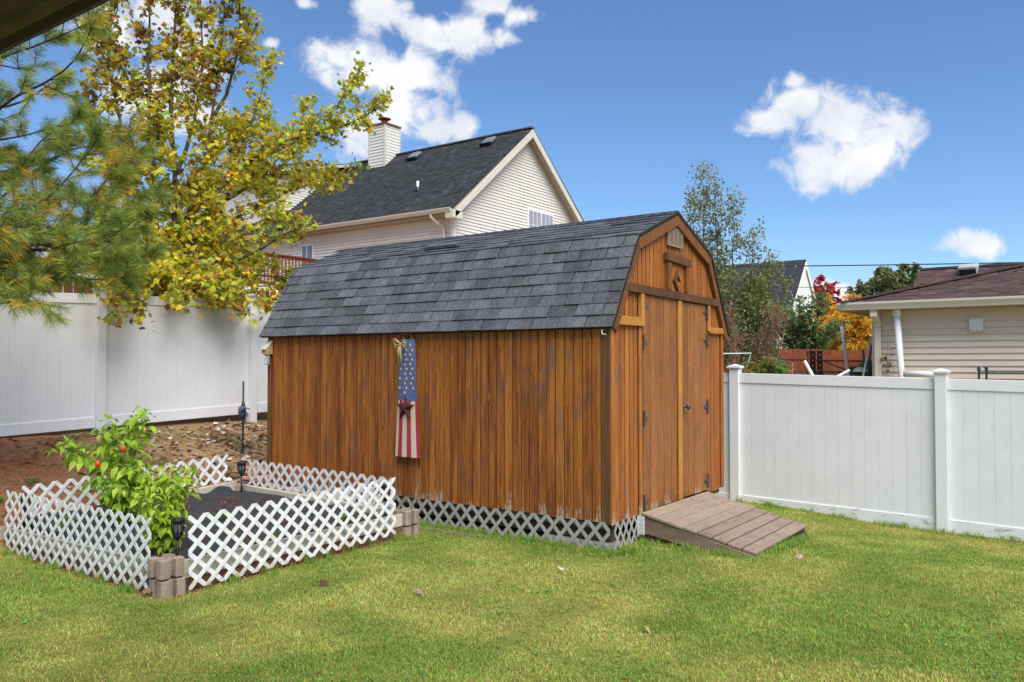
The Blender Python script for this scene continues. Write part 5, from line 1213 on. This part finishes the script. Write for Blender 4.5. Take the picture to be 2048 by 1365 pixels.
LIMBS += [[(7.3,12,2.6),(6.8,11.3,2.98),(6.2,10.75,2.80),(5.95,10.5,2.62)], [(7.3,12,2.6),(7.0,11.1,2.92),(6.75,10.6,2.66)], [(7.3,12,2.7),(7.5,11.1,2.98),(7.6,10.6,2.68)], [(7.3,12,2.7),(7.8,11.3,2.95),(8.05,10.7,2.62)], [(7.3,12,2.8),(7.2,11.2,3.1),(7.15,10.7,2.75)],[(7.3,12,2.6),(6.4,11.4,3.1),(5.8,10.9,2.9)]]
rad = [.075,.07,.06,.065,.028,.05,.03,.035,.032,.035,.03,.022,.022,.03,.03,.03,.025,.025,.028,.025,.02,.025,.028,.03]+[.018]*6
_, K1 = tree('maple_tree', 'tall maple tree with yellow green and brown autumn leaves behind the left white fence', 'tree', (7.29,12,.85), LIMBS, M_bark, r0=rad, r1=.007, start=.22, gap=.140, twig=.68, sub=3, nl=18, ls=.084, leafv=(TV_MAPLE,TF_MAPLE), colf=maple_col, up=.15, twigr=.006, jit=.06)
# pine: branches reaching in from a trunk beyond the frame
def pine():
    r = thing('pine_tree', (1.2, 8.6, .2), 'white pine with long green and yellowing needles hanging over the left fence', 'tree')
    w = MB(); w.tube([(1.25,8.75,.0),(1.22,8.7,2.5),(1.2,8.7,5),(1.2,8.7,7.5)], [.15,.13,.10,.05], 10)
    tp, td, ty = [], [], []
    for li, l in enumerate(PINE):
        l = [np.array(p) for p in l]; st_ = np.array([1.22, 8.7, max(.6, l[0][2]-.25)]); Q = resample([st_]+l, .15); n = len(Q)
        w.tube(Q, [.030*(1-i/(n-1))+.005 for i in range(n)], 6)
        L = np.concatenate([[0], np.cumsum(np.linalg.norm(np.diff(Q,axis=0),axis=1))]); s = .55
        sparse = li in (4,5,8,16)
        while s < L[-1]:
            i = min(np.searchsorted(L, s), n-2); c = Q[i]; t = Q[i+1]-Q[i]; t /= np.linalg.norm(t); d = t*.75+rv()*.75+np.array([0,0,.22]); d /= np.linalg.norm(d)
            l2 = RNG.uniform(.2,.55)*(1.2-.6*s/L[-1]); e = c+d*l2; w.tube([c, (c+e)/2+np.array([0,0,-.01]), e], [.005,.004,.003], 4)
            for k in range(2 if not sparse else 1):
                d2 = d*.6+rv()*.7+np.array([0,0,.2]); d2 /= np.linalg.norm(d2); f = c+d*l2*RNG.uniform(.3,.8); e2 = f+d2*l2*.55; w.tube([f,e2], [.0035,.0025], 4)
                for q in (.35,.7,1.0): tp.append(f+(e2-f)*q); td.append(d2); ty.append(q)
            for q in (.3,.55,.8,1.0): tp.append(c+d*l2*q); td.append(d); ty.append(q)
            s += RNG.uniform(.09,.17)*(1.5 if sparse else 1)
        for q in range(3): tp.append(Q[-1]-t*.06*q); td.append(t); ty.append(1)
    w.build('trunk', M_twig, r, True)
    tp, td, ty = map(np.array, (tp, td, ty)); NN = 35; K = len(tp)*NN
    P = np.repeat(tp,NN,0); D = np.repeat(td,NN,0); v = RNG.normal(0,1,(K,3)); v -= (v*D).sum(1,keepdims=True)*D; v /= np.linalg.norm(v,axis=1,keepdims=True)
    dirn = D*RNG.uniform(.25,1.1,(K,1))+v*RNG.uniform(.3,.9,(K,1))+np.array([0,0,-.22]); dirn /= np.linalg.norm(dirn,axis=1,keepdims=True); P = P + D*RNG.uniform(-.06,.03,(K,1))
    sd = np.cross(dirn, RNG.normal(0,1,(K,3))); sd /= np.linalg.norm(sd,axis=1,keepdims=True); Ln = RNG.uniform(.085,.14,(K,1))
    V = np.stack([P-sd*.0013, P+sd*.0013, P+dirn*Ln*.55+sd*.0011-[0,0,.003], P+dirn*Ln+np.array([0,0,-.012])], 1).reshape(-1,3)
    F_ = np.arange(K*4).reshape(K,4)
    g = np.array([[.14,.21,.04],[.21,.295,.05],[.28,.37,.07],[.38,.41,.07]]); o = np.array([[.72,.40,.04],[.62,.43,.05],[.50,.42,.07]])
    yel = np.repeat((RNG.random(len(tp)) < (.13+.36*(ty < .5))*(.3+1.5*sst(vnoise(tp[:,0]*2.3+3, tp[:,2]*2.3+tp[:,1], 41),.45,.7))), NN); C_ = np.where(yel[:,None], o[RNG.integers(0,3,K)], g[np.repeat(RNG.integers(0,4,len(tp)),NN)])*RNG.uniform(.7,1.3,(K,1))
    c = link('crown', np_mesh('crown', V, [F_], [C_]), M_needle, r); return K
KP = pine()
# generic trees beyond the right fence
def fan(base, n, h, wid, crook=.15, tilt=(0,0), lo=.0):
    out = []
    for i in range(n):
        a = 2*math.pi*i/n+RNG.uniform(-.4,.4); q = RNG.uniform(.45,1.0); hh = h*RNG.uniform(.72,1.0)*(1.15-.4*q); e = np.array([base[0]+math.cos(a)*wid*q+tilt[0], base[1]+math.sin(a)*wid*q+tilt[1], base[2]+hh])
        b = np.array(base)+np.array([0,0,lo*RNG.uniform(.6,1.2)]); m_ = b*.5+e*.5+np.array([-math.cos(a)*wid*.12,-math.sin(a)*wid*.12,0])+RNG.normal(0,crook,3); out.append([np.array(base), b+np.array([0,0,.02]), m_, e] if lo else [b, m_, e])
    return out
tree('slender_tree', 'slender sparse tree with small green and russet leaves right behind the shed', 'tree', (14.2,5.75,0), [[(14.2,5.75,-.2),(14.22,5.8,1.5),(14.2,5.85,3.0),(14.25,5.9,5.1)], [(14.2,5.75,.6),(14.2,5.6,2.2),(14.2,5.62,3.6),(14.2,5.66,4.9)], [(14.2,5.75,.8),(14.1,6.0,2.4),(14.1,6.1,3.6),(14.1,6.08,4.7)], [(14.2,5.75,.9),(14.2,5.45,2.2),(14.2,5.35,3.2),(14.2,5.32,4.5)], [(14.2,5.75,.6),(14.2,5.3,1.9),(14.2,5.05,2.9),(14.25,4.98,3.9)], [(14.2,5.75,.8),(14.0,6.1,2.2),(14.0,6.25,3.0),(14,6.3,4.0)],[(14.2,5.75,.6),(14.2,5.3,1.6),(14.25,4.85,2.6),(14.3,4.65,3.4)],[(14.2,5.75,.5),(14.3,5.2,1.4),(14.3,4.8,2.2),(14.4,4.5,2.9)],[(14.2,5.75,.5),(14.1,5.5,1.5),(14.0,5.35,2.4),(14,5.3,3.1)],[(14.2,5.75,.5),(14.1,5.7,1.4),(14.0,5.75,2.4),(14,5.7,3.3)],[(14.2,5.75,.4),(14.2,5.2,1.2),(14.2,4.9,1.9),(14.2,4.75,2.5)]],
     M_twig, r0=.022, r1=.004, start=.22, gap=.070, twig=.56, sub=3, nl=18, ls=.054, colf=palette([(.24,.28,.09),(.32,.36,.13),(.19,.24,.08),(.38,.24,.10),(.40,.39,.18)], [4,3,3,1.6,2]), up=.35, twigr=.003, jit=.07, twig_mat=M_slimtwig)
tree('dense_bush', 'grey green leafy thicket at the foot of the slender tree', 'bush', (13.4,5.35,-.2), fan((13.4,5.35,-.2), 9, 1.9, .55, .1), M_twig, r0=.015, r1=.004, start=.2, gap=.12, twig=.4, sub=2, nl=10, ls=.05, colf=palette([(.10,.13,.05),(.16,.19,.07),(.24,.18,.09),(.20,.11,.07)], [3,3,2,1.4]), up=.3, twigr=.004, leafless=.2)
def arbor(x, y, h, w, label, n=5200):
    r = thing('arborvitae', (x,y,-.2), label, 'tree', 'narrow evergreens behind the shrub'); m = MB(); m.tube([(x,y,-.3),(x,y,h*.85)], [.06,.01], 8); m.build('trunk', M_bark, r, True)
    z = RNG.random(n)**.8; rr = w*np.clip(1.06-z,0,1)**.6*np.sqrt(RNG.uniform(.35,1.0,n))*(.8+.4*vnoise(z*14+7, RNG.random(n)*6, 44)); a = RNG.random(n)*6.283; P = np.column_stack([x+rr*np.cos(a), y+rr*np.sin(a), -.2+z*(h+.2)])
    nr = np.column_stack([np.cos(a), np.sin(a), np.full(n,.2)])+RNG.normal(0,.3,(n,3)); tv = np.array([(0,-.3,0),(.16,.1,0),(.05,1,.0),(-.16,.2,0)]); R_ = rot_from(nr, RNG.normal(0,.5,n)+math.pi)
    # fronds point upward
    upv = np.array([[0,0,1.]])+RNG.normal(0,.25,(n,3)); upv -= (upv*nr).sum(1,keepdims=True)*nr/(nr*nr).sum(1,keepdims=True); upv /= np.linalg.norm(upv,axis=1,keepdims=True); nn = nr/np.linalg.norm(nr,axis=1,keepdims=True); xx = np.cross(upv, nn); R_ = np.stack([xx,upv,nn],2)
    V, F_, C_ = scatter(tv, np.array([[0,1,2,3]]), P, R_, RNG.uniform(.07,.15,n), np.array([[.10,.15,.035],[.14,.19,.045],[.07,.11,.03],[.20,.19,.06]])[RNG.integers(0,4,n)]*RNG.uniform(.7,1.2,(n,1))); link('crown', np_mesh('crown', V, [F_], [C_]), M_leaf, r)
arbor(15.0,5.32,3.30,.42,'narrow evergreen behind the brown shrub, the one nearer the shed'); arbor(15.8,5.33,3.45,.46,'taller narrow evergreen behind the brown shrub, the one nearer the white house')
tree('brown_shrub', 'bare branched shrub with sparse rusty leaves in front of the evergreens', 'shrub', (13.2,4.75,-.3), fan((13.25,4.72,-.3), 22, 3.2, .75, .12, lo=.8), M_paletwig, r0=.020, r1=.005, start=.25, gap=.12, twig=.5, sub=3, nl=8, ls=.05, colf=palette([(.32,.15,.09),(.38,.20,.12),(.24,.11,.07),(.28,.22,.09)], [3,2,2,1]), up=.35, twigr=.004, twig_mat=M_paletwig, leafless=.3)
tree('leafy_tree', 'round dark green leafy tree in front of the white house', 'tree', (22.4,6.5,0), [[(22.4,6.5,-.3),(22.4,6.5,1.2),(22.4,6.5,2.2),(22.4,6.55,3.3)]]+fan((22.4,6.45,1.2), 18, 2.35, 1.05, .1), M_bark, r0=.04, r1=.006, start=.25, gap=.13, twig=.5, sub=2, nl=15, ls=.095, colf=palette([(.09,.16,.06),(.14,.22,.075),(.21,.30,.11),(.32,.38,.16),(.45,.22,.05)], [4,4,3,1.5,.12]), up=.1, twigr=.006)
tree('orange_tree', 'bright orange and yellow autumn tree behind the red fence', 'tree', (33.5,8.0,0), fan((33.7,7.85,.3), 30, 4.0, 1.45, .15, lo=.7), M_bark, r0=.05, r1=.01, start=.15, gap=.17, twig=.9, sub=3, nl=26, ls=.115, colf=lambda P,K: np.where((RNG.random(K) < .30+.3*sst(P[:,2],2.4,.8))[:,None], np.array([[.58,.58,.06]]), np.array([[.95,.46,.04],[.95,.36,.05],[.95,.60,.06]])[RNG.integers(0,3,K)])*RNG.uniform(.75,1.15,(K,1)), up=.1, twigr=.01)
tree('red_tree', 'crimson autumn tree beside the white gable far off', 'tree', (62,16.6,0), [[(62,16.6,-.3),(62,16.6,3),(62,16.7,7.7)]]+fan((62,16.6,2.5), 20, 5.2, 1.0, .2), M_bark, r0=.08, r1=.02, start=.2, gap=.4, twig=1.3, sub=2, nl=15, ls=.30, colf=palette([(.52,.035,.05),(.42,.02,.04),(.62,.08,.06)], [3,2,2]), up=.1, twigr=.02)
def green_tree(x, y, h, w, label, cols, seed):
    tree('leafy_tree', label, 'tree', (x,y,0), [[(x,y,-.5),(x,y,h*.5),(x,y,h*.92)]]+fan((x,y,h*.35), 20, h*.62, w, .3), M_bark, 'big trees far beyond the houses', r0=.12, r1=.03, start=.25, gap=.42, twig=1.6, sub=3, nl=34, ls=.27, colf=palette(cols, [3,3,2,1]), up=.1, twigr=.03)
GC = [(.14,.18,.08),(.19,.23,.09),(.26,.28,.11),(.34,.30,.12)]
green_tree(64.5,13.6,7.9,1.7,'big green tree far off, the lower crown on the white house side',GC,1); green_tree(65.0,11.9,9.0,2.1,'big green tree far off, the taller crown beside the brown roof',GC,2)
for i, (x, y, h) in enumerate(((63,15.6,6.6),(66,14.4,6.3),(40,7.6,4.2),(38,9.9,3.6),(33,7.0,2.6))):
    tree('background_tree', ['thin bare topped tree between the red and green trees','low grey tree under the far clouds near the big green trees','dark tree behind the orange tree near the beige house','shaded tree behind the orange tree toward the red tree','low green bush behind the red fence under the orange tree'][i], 'tree', (x,y,0), fan((x,y,0), 10, h, h*.22, .2, lo=h*.2), M_twig, 'smaller trees far beyond the fence', r0=.05, r1=.012, start=.3, gap=.35, twig=h*.16, sub=2, nl=11, ls=.05*h**.7, colf=palette([(.07,.085,.04),(.11,.11,.05),(.16,.12,.06),(.05,.07,.03)], [3,2,1,2]), up=.2, twigr=.012, leafless=.25)
# broad-leaved plant, vine and small shrubs behind the fence
def bigleaf(x, y, z, n, label):
    r = thing('hosta_plant', (x,y,z), label, 'plant'); me = plant_leaf_mesh(); t = NT('hosta_leaf'); me.materials.append(t.out(t.ramp(t.rand(), [(0,(.11,.20,.02)),(.5,(.22,.32,.03)),(1,(.38,.38,.05))]), .45, transl=.35))
    m = MB(); m.tube([(x,y,-.3),(x,y,z+.1)], .02, 6); m.build('stem', M_stem, r)
    for i in range(n):
        a = random.uniform(0,6.28); rr = random.uniform(0,.30); c = Vector((x+math.cos(a)*rr*.7, y+math.sin(a)*rr, z+random.uniform(-.12,.14)-rr*.2)); d = Vector((math.cos(a), math.sin(a), random.uniform(-.3,.5))).normalized(); xx = d.cross(Vector((0,0,1))).normalized(); zz_ = xx.cross(d); L = random.uniform(.16,.27)
        o = link('leaf', me, None, r); place(o, r, frame(xx, d, zz_, c) @ Matrix.Diagonal((L*.85,L,L,1)))
bigleaf(12.9,4.37,1.66,95,'yellow green broad leaved plant just behind the right fence post')
tree('low_shrub', 'low grey green twiggy shrub beside the green crate', 'shrub', (15.6,4.4,0), fan((15.6,4.45,-.2), 8, 1.95, .35, .1, lo=.6), M_twig, r0=.012, r1=.004, start=.35, gap=.14, twig=.35, sub=2, nl=9, ls=.05, colf=palette([(.09,.12,.04),(.16,.16,.06),(.20,.10,.05)], [3,2,1]), up=.2, twigr=.004)
tree('climbing_vine', 'thin green vine climbing the corner of the beige house', 'plant', (15.1,2.98,0), [[(15.1,2.98,-.4),(15.1,2.99,1.3),(15.1,2.95,1.85)]], M_twig, r0=.006, r1=.003, start=.62, gap=.10, twig=.14, sub=1, nl=4, ls=.075, colf=palette([(.14,.22,.04),(.22,.26,.05)], [1,1]), up=.1, twigr=.003)

# ------------------------------------------------------------------ lawn, slope cover, litter
def lawn():
    N_ = 1600000; rr = np.sqrt(RNG.uniform(3.0**2, 12.2**2, N_)); th_ = TH + RNG.uniform(-1.05, .72, N_); keep = RNG.random(N_) < np.interp(rr, [3.3,6,8,12], [1,.85,.6,.42])*np.where(th_ < TH-.66, .6, 1)
    x, y = (rr*np.cos(th_))[keep], (rr*np.sin(th_))[keep]
    inbed = (x > 3.405) & (x < 6.28) & (y > 5.60) & (y < 8.6); inshed = (x > 6.56) & (y > 3.58); ramp_ = (x > 7.17) & (x < 8.78) & (y > 2.50) & (y < 3.7)
    ok = ~inbed & ~inshed & ~ramp_ & (x < 10.53) & (y < 8.35+.35*(vnoise(x*3, y*3, 60)-.5)); x, y = x[ok], y[ok]
    edge_ = ((abs(x-3.38) < .05) & (y > 5.5) & (y < 8.4)) | ((abs(y-5.57) < .04) & (x > 3.3) & (x < 5.6)); k2 = ~edge_ | (RNG.random(len(x)) < .40); x, y = x[k2], y[k2]; K = len(x)
    p1 = vnoise(x*.9+11, y*.9+4, 61); p2 = vnoise(x*2.6+2, y*2.6+7, 62); p3 = vnoise(x*7+1, y*7+3, 63); p4 = vnoise(x*18, y*18, 67)
    near = np.exp(-((x-5.2)**2+(y-3.6)**2)/1.3)      # drier, yellower patch before the skirt
    dry = np.clip(.50*p1+.30*p2+.20*p3 + .16*near - .06, 0, 1); dry = sst(dry, .36, .64)
    tall = ((abs(x-6.5) < .14) & (y > 3.55) & (y < 6.2)) | ((abs(y-3.50) < .14) & (x > 6.5) & (x < 7.3)) | ((x > 7.0) & (x < 8.9) & (abs(y-2.46) < .08)) | (x > 10.40) | ((abs(x-7.12) < .06) & (y > 2.5) & (y < 3.5))
    h = RNG.uniform(.013,.029,K)*(1+.5*p2)*(1-.25*dry)*np.where(tall & (RNG.random(K) < .6), 1.9, 1)
    a = RNG.random(K)*6.283; lean = RNG.uniform(.25,1.15,K); dx, dy = np.cos(a)*lean*h, np.sin(a)*lean*h; w = RNG.uniform(.0013,.0028,K); b = a+1.57+RNG.normal(0,.5,K); wx, wy = np.cos(b)*w, np.sin(b)*w
    z = gz(x, y)+.012*(p3-.5)+.01*(p4-.5)-.004; O = np.column_stack([x,y,z]); Wv = np.column_stack([wx,wy,np.zeros(K)]); Mi = O+np.column_stack([dx*.38,dy*.38,h*.62]); Ti = O+np.column_stack([dx,dy,h*RNG.uniform(.75,1.0,K)])
    V = np.stack([O-Wv, O+Wv, Mi+Wv*.8, Mi-Wv*.8, Ti], 1).reshape(-1,3); i0 = np.arange(K)[:,None]*5
    green = np.array([.22,.385,.055]); deep = np.array([.115,.26,.05]); yg = np.array([.41,.45,.085]); straw = np.array([.62,.50,.22]); brown = np.array([.36,.22,.09])
    u = RNG.random(K)[:,None]; d_ = dry[:,None]; c = np.where(u < .55, green, np.where(u < .78, deep, yg))*(1-d_)+np.where(u < .45, yg, np.where(u < .70, green*1.35, straw))*d_
    ub = RNG.random(K); br = ub < .05+.16*sst(p4,.5,.8)*(.3+.7*dry); c = np.where(br[:,None], brown, c); c = c*RNG.uniform(.6,1.4,(K,1))*(.86+.30*p2[:,None])
    c = c*np.array([1,1.02,1]); o = link('lawn_grass', np_mesh('lawn_grass', V, [i0+np.array([0,1,2,3]), i0+np.array([3,2,4])], [c, c]), M_grass); setp(o, kind='stuff'); return K
KG = lawn()
def clover():
    N_ = 60000; rr = np.sqrt(RNG.uniform(3.4**2, 10.5**2, N_)); th_ = TH + RNG.uniform(-.64, .64, N_); x, y = rr*np.cos(th_), rr*np.sin(th_)
    pk = sst(vnoise(x*1.5+31, y*1.5+17, 81), .55, .78)*sst(vnoise(x*6+3, y*6, 82), .35, .65); ok = (RNG.random(N_) < pk) & ~((x > 3.3) & (x < 6.3) & (y > 5.5)) & ~((x > 6.45) & (y > 3.5)) & ~((x > 7.1) & (x < 8.85) & (y > 2.45)) & (x < 10.4) & (y < 8.3); x, y = x[ok], y[ok]; K = len(x)
    P = np.column_stack([x, y, gz(x, y)+RNG.uniform(.012,.030,K)]); nr = RNG.normal(0,.35,(K,3)); nr[:,2] = 1
    tv = np.array([(0,0,0),(.42,.35,.08),(.30,.92,.02),(0,1.0,-.05),(-.30,.92,.02),(-.42,.35,.08)]); V, F_, C_ = scatter(tv, np.array([[0,1,2,3],[0,3,4,5]]), P, rot_from(nr, RNG.random(K)*6.283), RNG.uniform(.010,.022,K), np.array([[.13,.32,.05],[.20,.40,.07],[.27,.42,.09]])[RNG.integers(0,3,K)]*RNG.uniform(.7,1.2,(K,1)))
    setp(link('clover', np_mesh('clover', V, [F_], [C_]), M_grass), kind='stuff')
    # longer uncut tufts along hard edges
    L = [(6.56,3.6,6.56,6.0,60),(6.6,3.52,7.1,3.52,26),(7.10,3.45,7.12,2.6,18),(7.3,2.44,8.7,2.44,30),(10.48,-.5,10.48,3.9,70),(3.62,5.52,6.0,5.56,26),(3.36,5.9,3.36,8.1,26)]; bx, by = [], []
    for x0,y0,x1,y1,n in L: t_ = RNG.random(n); bx += list(x0+(x1-x0)*t_+RNG.normal(0,.03,n)); by += list(y0+(y1-y0)*t_+RNG.normal(0,.03,n))
    n = 22; X = np.repeat(bx,n)+RNG.normal(0,.022,len(bx)*n); Y = np.repeat(by,n)+RNG.normal(0,.022,len(bx)*n); k = ~((X > 7.16) & (X < 8.8) & (Y > 2.5) & (Y < 3.6)); X, Y = X[k], Y[k]; K = len(X); h = RNG.uniform(.03,.095,K); a = RNG.random(K)*6.283; O = np.column_stack([X,Y,gz(X,Y)-.004]); l_ = RNG.uniform(.2,.9,K)
    s_ = np.column_stack([-np.sin(a),np.cos(a),np.zeros(K)])*.0019; M_ = O+np.column_stack([np.cos(a)*h*l_*.35,np.sin(a)*h*l_*.35,h*.65]); T_ = O+np.column_stack([np.cos(a)*h*l_,np.sin(a)*h*l_,h*.95]); V = np.stack([O-s_,O+s_,M_+s_*.8,M_-s_*.8,T_],1).reshape(-1,3); i0 = np.arange(K)[:,None]*5
    c = np.array([[.15,.33,.04],[.22,.42,.05],[.32,.44,.07],[.50,.44,.16]])[RNG.choice(4,K,p=[.35,.35,.2,.1])]*RNG.uniform(.65,1.25,(K,1)); setp(link('edge_grass', np_mesh('edge_grass', V, [i0+np.array([0,1,2,3]), i0+np.array([3,2,4])], [c,c]), M_grass), kind='stuff')
clover()
def bank_cover():
    # thin grass tufts on the dirt slope
    N_ = 3600; x = RNG.uniform(1.5,10.3,N_); y = RNG.uniform(8.45,10.95,N_); k = (sst(vnoise(x*2.2+8, y*2.2, 71),.48,.72)*np.where(x < 5.6,.35,1.0) > RNG.random(N_)) & ~((x > 6.5) & (x < 9.6) & (y < 8.8)); x, y = x[k], y[k]
    n = 16; X = np.repeat(x,n)+RNG.normal(0,.035,len(x)*n); Y = np.repeat(y,n)+RNG.normal(0,.035,len(x)*n); K = len(X); Z = gz(X,Y)-.004; h = RNG.uniform(.02,.07,K); a = RNG.random(K)*6.283
    O = np.column_stack([X,Y,Z]); T_ = O+np.column_stack([np.cos(a)*h*.7,np.sin(a)*h*.7,h]); s_ = np.column_stack([-np.sin(a),np.cos(a),np.zeros(K)])*.0028; V = np.stack([O-s_,O+s_,T_],1).reshape(-1,3)
    c = np.array([[.12,.17,.04],[.20,.20,.06],[.28,.24,.10],[.08,.13,.03]])[RNG.integers(0,4,K)]*RNG.uniform(.7,1.2,(K,1)); setp(link('bank_grass', np_mesh('bank_grass', V, [np.arange(K*3).reshape(K,3)], [c]), M_grass), kind='stuff')
    # fallen maple leaves, pale undersides up
    n = 1500; x = RNG.uniform(4.4,9.9,n); y = 8.5+RNG.random(n)**.8*2.45; k = (RNG.random(n) < np.interp(x,[4.4,5.6,6.4],[.10,.35,1])) & ~((x > 6.55) & (y < 8.75)); x, y = x[k], y[k]; n = len(x); P = np.column_stack([x,y,gz(x,y)+RNG.uniform(.008,.03,n)]); nr = RNG.normal(0,.42,(n,3)); nr[:,2] = 1
    tv = TV_MAPLE.copy(); tv[:,2] += .34*np.abs(tv[:,0])**1.3+.2*(tv[:,1]-.3)**2
    c = np.array([[.62,.56,.52],[.50,.41,.35],[.28,.16,.09],[.38,.20,.09],[.70,.65,.62],[.24,.11,.06]])[RNG.choice(6,n,p=[.13,.17,.26,.17,.05,.22])]*RNG.uniform(.75,1.15,(n,1)); V, F_, C_ = scatter(tv, TF_MAPLE, P, rot_from(nr, RNG.random(n)*6.283), RNG.uniform(.05,.10,n), c); setp(link('fallen_leaves', np_mesh('fallen_leaves', V, [F_], [C_]), M_litter), kind='stuff')
    # pine straw on the slope and on the fabric
    def straw(X, Y, Z, name, L=(.06,.13)):
        K = len(X); a = RNG.random(K)*3.1416; l = RNG.uniform(*L,K); d = np.column_stack([np.cos(a)*l/2,np.sin(a)*l/2,RNG.normal(0,.006,K)]); s_ = np.column_stack([-np.sin(a),np.cos(a),np.zeros(K)])*.0016; O = np.column_stack([X,Y,Z]); V = np.stack([O-d-s_,O-d+s_,O+d+s_,O+d-s_],1).reshape(-1,3)
        c = np.array([[.30,.095,.035],[.22,.07,.03],[.40,.17,.07]])[RNG.integers(0,3,K)]*RNG.uniform(.7,1.2,(K,1)); setp(link(name, np_mesh(name, V, [np.arange(K*4).reshape(K,4)], [c]), M_litter), kind='stuff')
    n = 16000; x = RNG.uniform(1.0,6.6,n); y = RNG.uniform(8.45,10.9,n); k = RNG.random(n) < np.interp(x,[5.2,6.5],[1,.15]); straw(x[k], y[k], gz(x[k],y[k])+RNG.uniform(.004,.02,k.sum()), 'pine_straw')
    cx = RNG.uniform(3.9,5.95,34); cy = RNG.uniform(5.85,8.15,34); i = RNG.integers(0,34,750); x = np.clip(cx[i]+RNG.normal(0,.10,750),3.6,6.0); y = np.clip(cy[i]+RNG.normal(0,.05,750),5.8,8.22); straw(x, y, np.array([FZ(a,b) for a,b in zip(x,y)])+RNG.uniform(.004,.014,750), 'pine_straw', (.05,.11))
    x = RNG.uniform(3.56,6.0,420); y = np.where(RNG.random(420) < .6, 5.635+RNG.normal(0,.012,420), 5.70); straw(x, y, RNG.uniform(-.01,.07,420), 'dry_straw', (.04,.10))
bank_cover()
for i, (x, y, l) in enumerate(((3.2,9.3,'low green weed on the pine straw farthest from the bed'),(3.7,9.0,'low green weed on pine straw above the open bed corner'),(4.2,9.4,'low weed on pine straw left of the tall pepper plant'),(3.9,10.2,'small weed close under the white fence on the red slope'),(4.6,9.0,'weed tuft on the slope behind the tall pepper plant'),(5.3,10.7,'small weed under the white fence rail'))): weed(x, y, G(x,y)+.01, .10, 70, l, group='weeds on the dirt slope', hgt=.05)
lm = np_mesh('fallen_leaf', TV_MAPLE*np.array([1,1,3.0])+np.array([0,0,.12]), [TF_MAPLE])
for i, (x, y, s, c, l) in enumerate(((4.339,4.941,.085,(.10,.05,.035),'dark curled leaf on the grass before the white lattice'),(4.59,4.139,.08,(.26,.18,.14),'tan curled leaf lying on the lawn centre'),(5.708,3.584,.07,(.55,.50,.46),'pale leaf scrap on grass before the grey skirt'),(4.769,2.384,.09,(.36,.30,.16),'straw coloured curled leaf on the lawn nearest the camera'),(7.331,2.148,.07,(.42,.32,.24),'tan leaf on grass near the ramp foot'),(3.36,5.75,.09,(.20,.12,.08),'brown leaf against the foot of the nearest bed corner'))):
    o = link('fallen_leaf', lm.copy(), flat('leaf_tone_'+'abcdef'[i], c, .85, .2, 40)); o.location = (x, y, G(x,y)+.035); o.scale = (s,)*3; o.rotation_euler = (random.uniform(-.7,.7), random.uniform(-.7,.7), random.uniform(0,6)); setp(o, l, 'leaf', 'loose leaves on the lawn')
print('COUNTS', K1, KP, KG, len(bpy.data.objects), sum(len(o.data.polygons) for o in bpy.data.objects if o.type == 'MESH'))
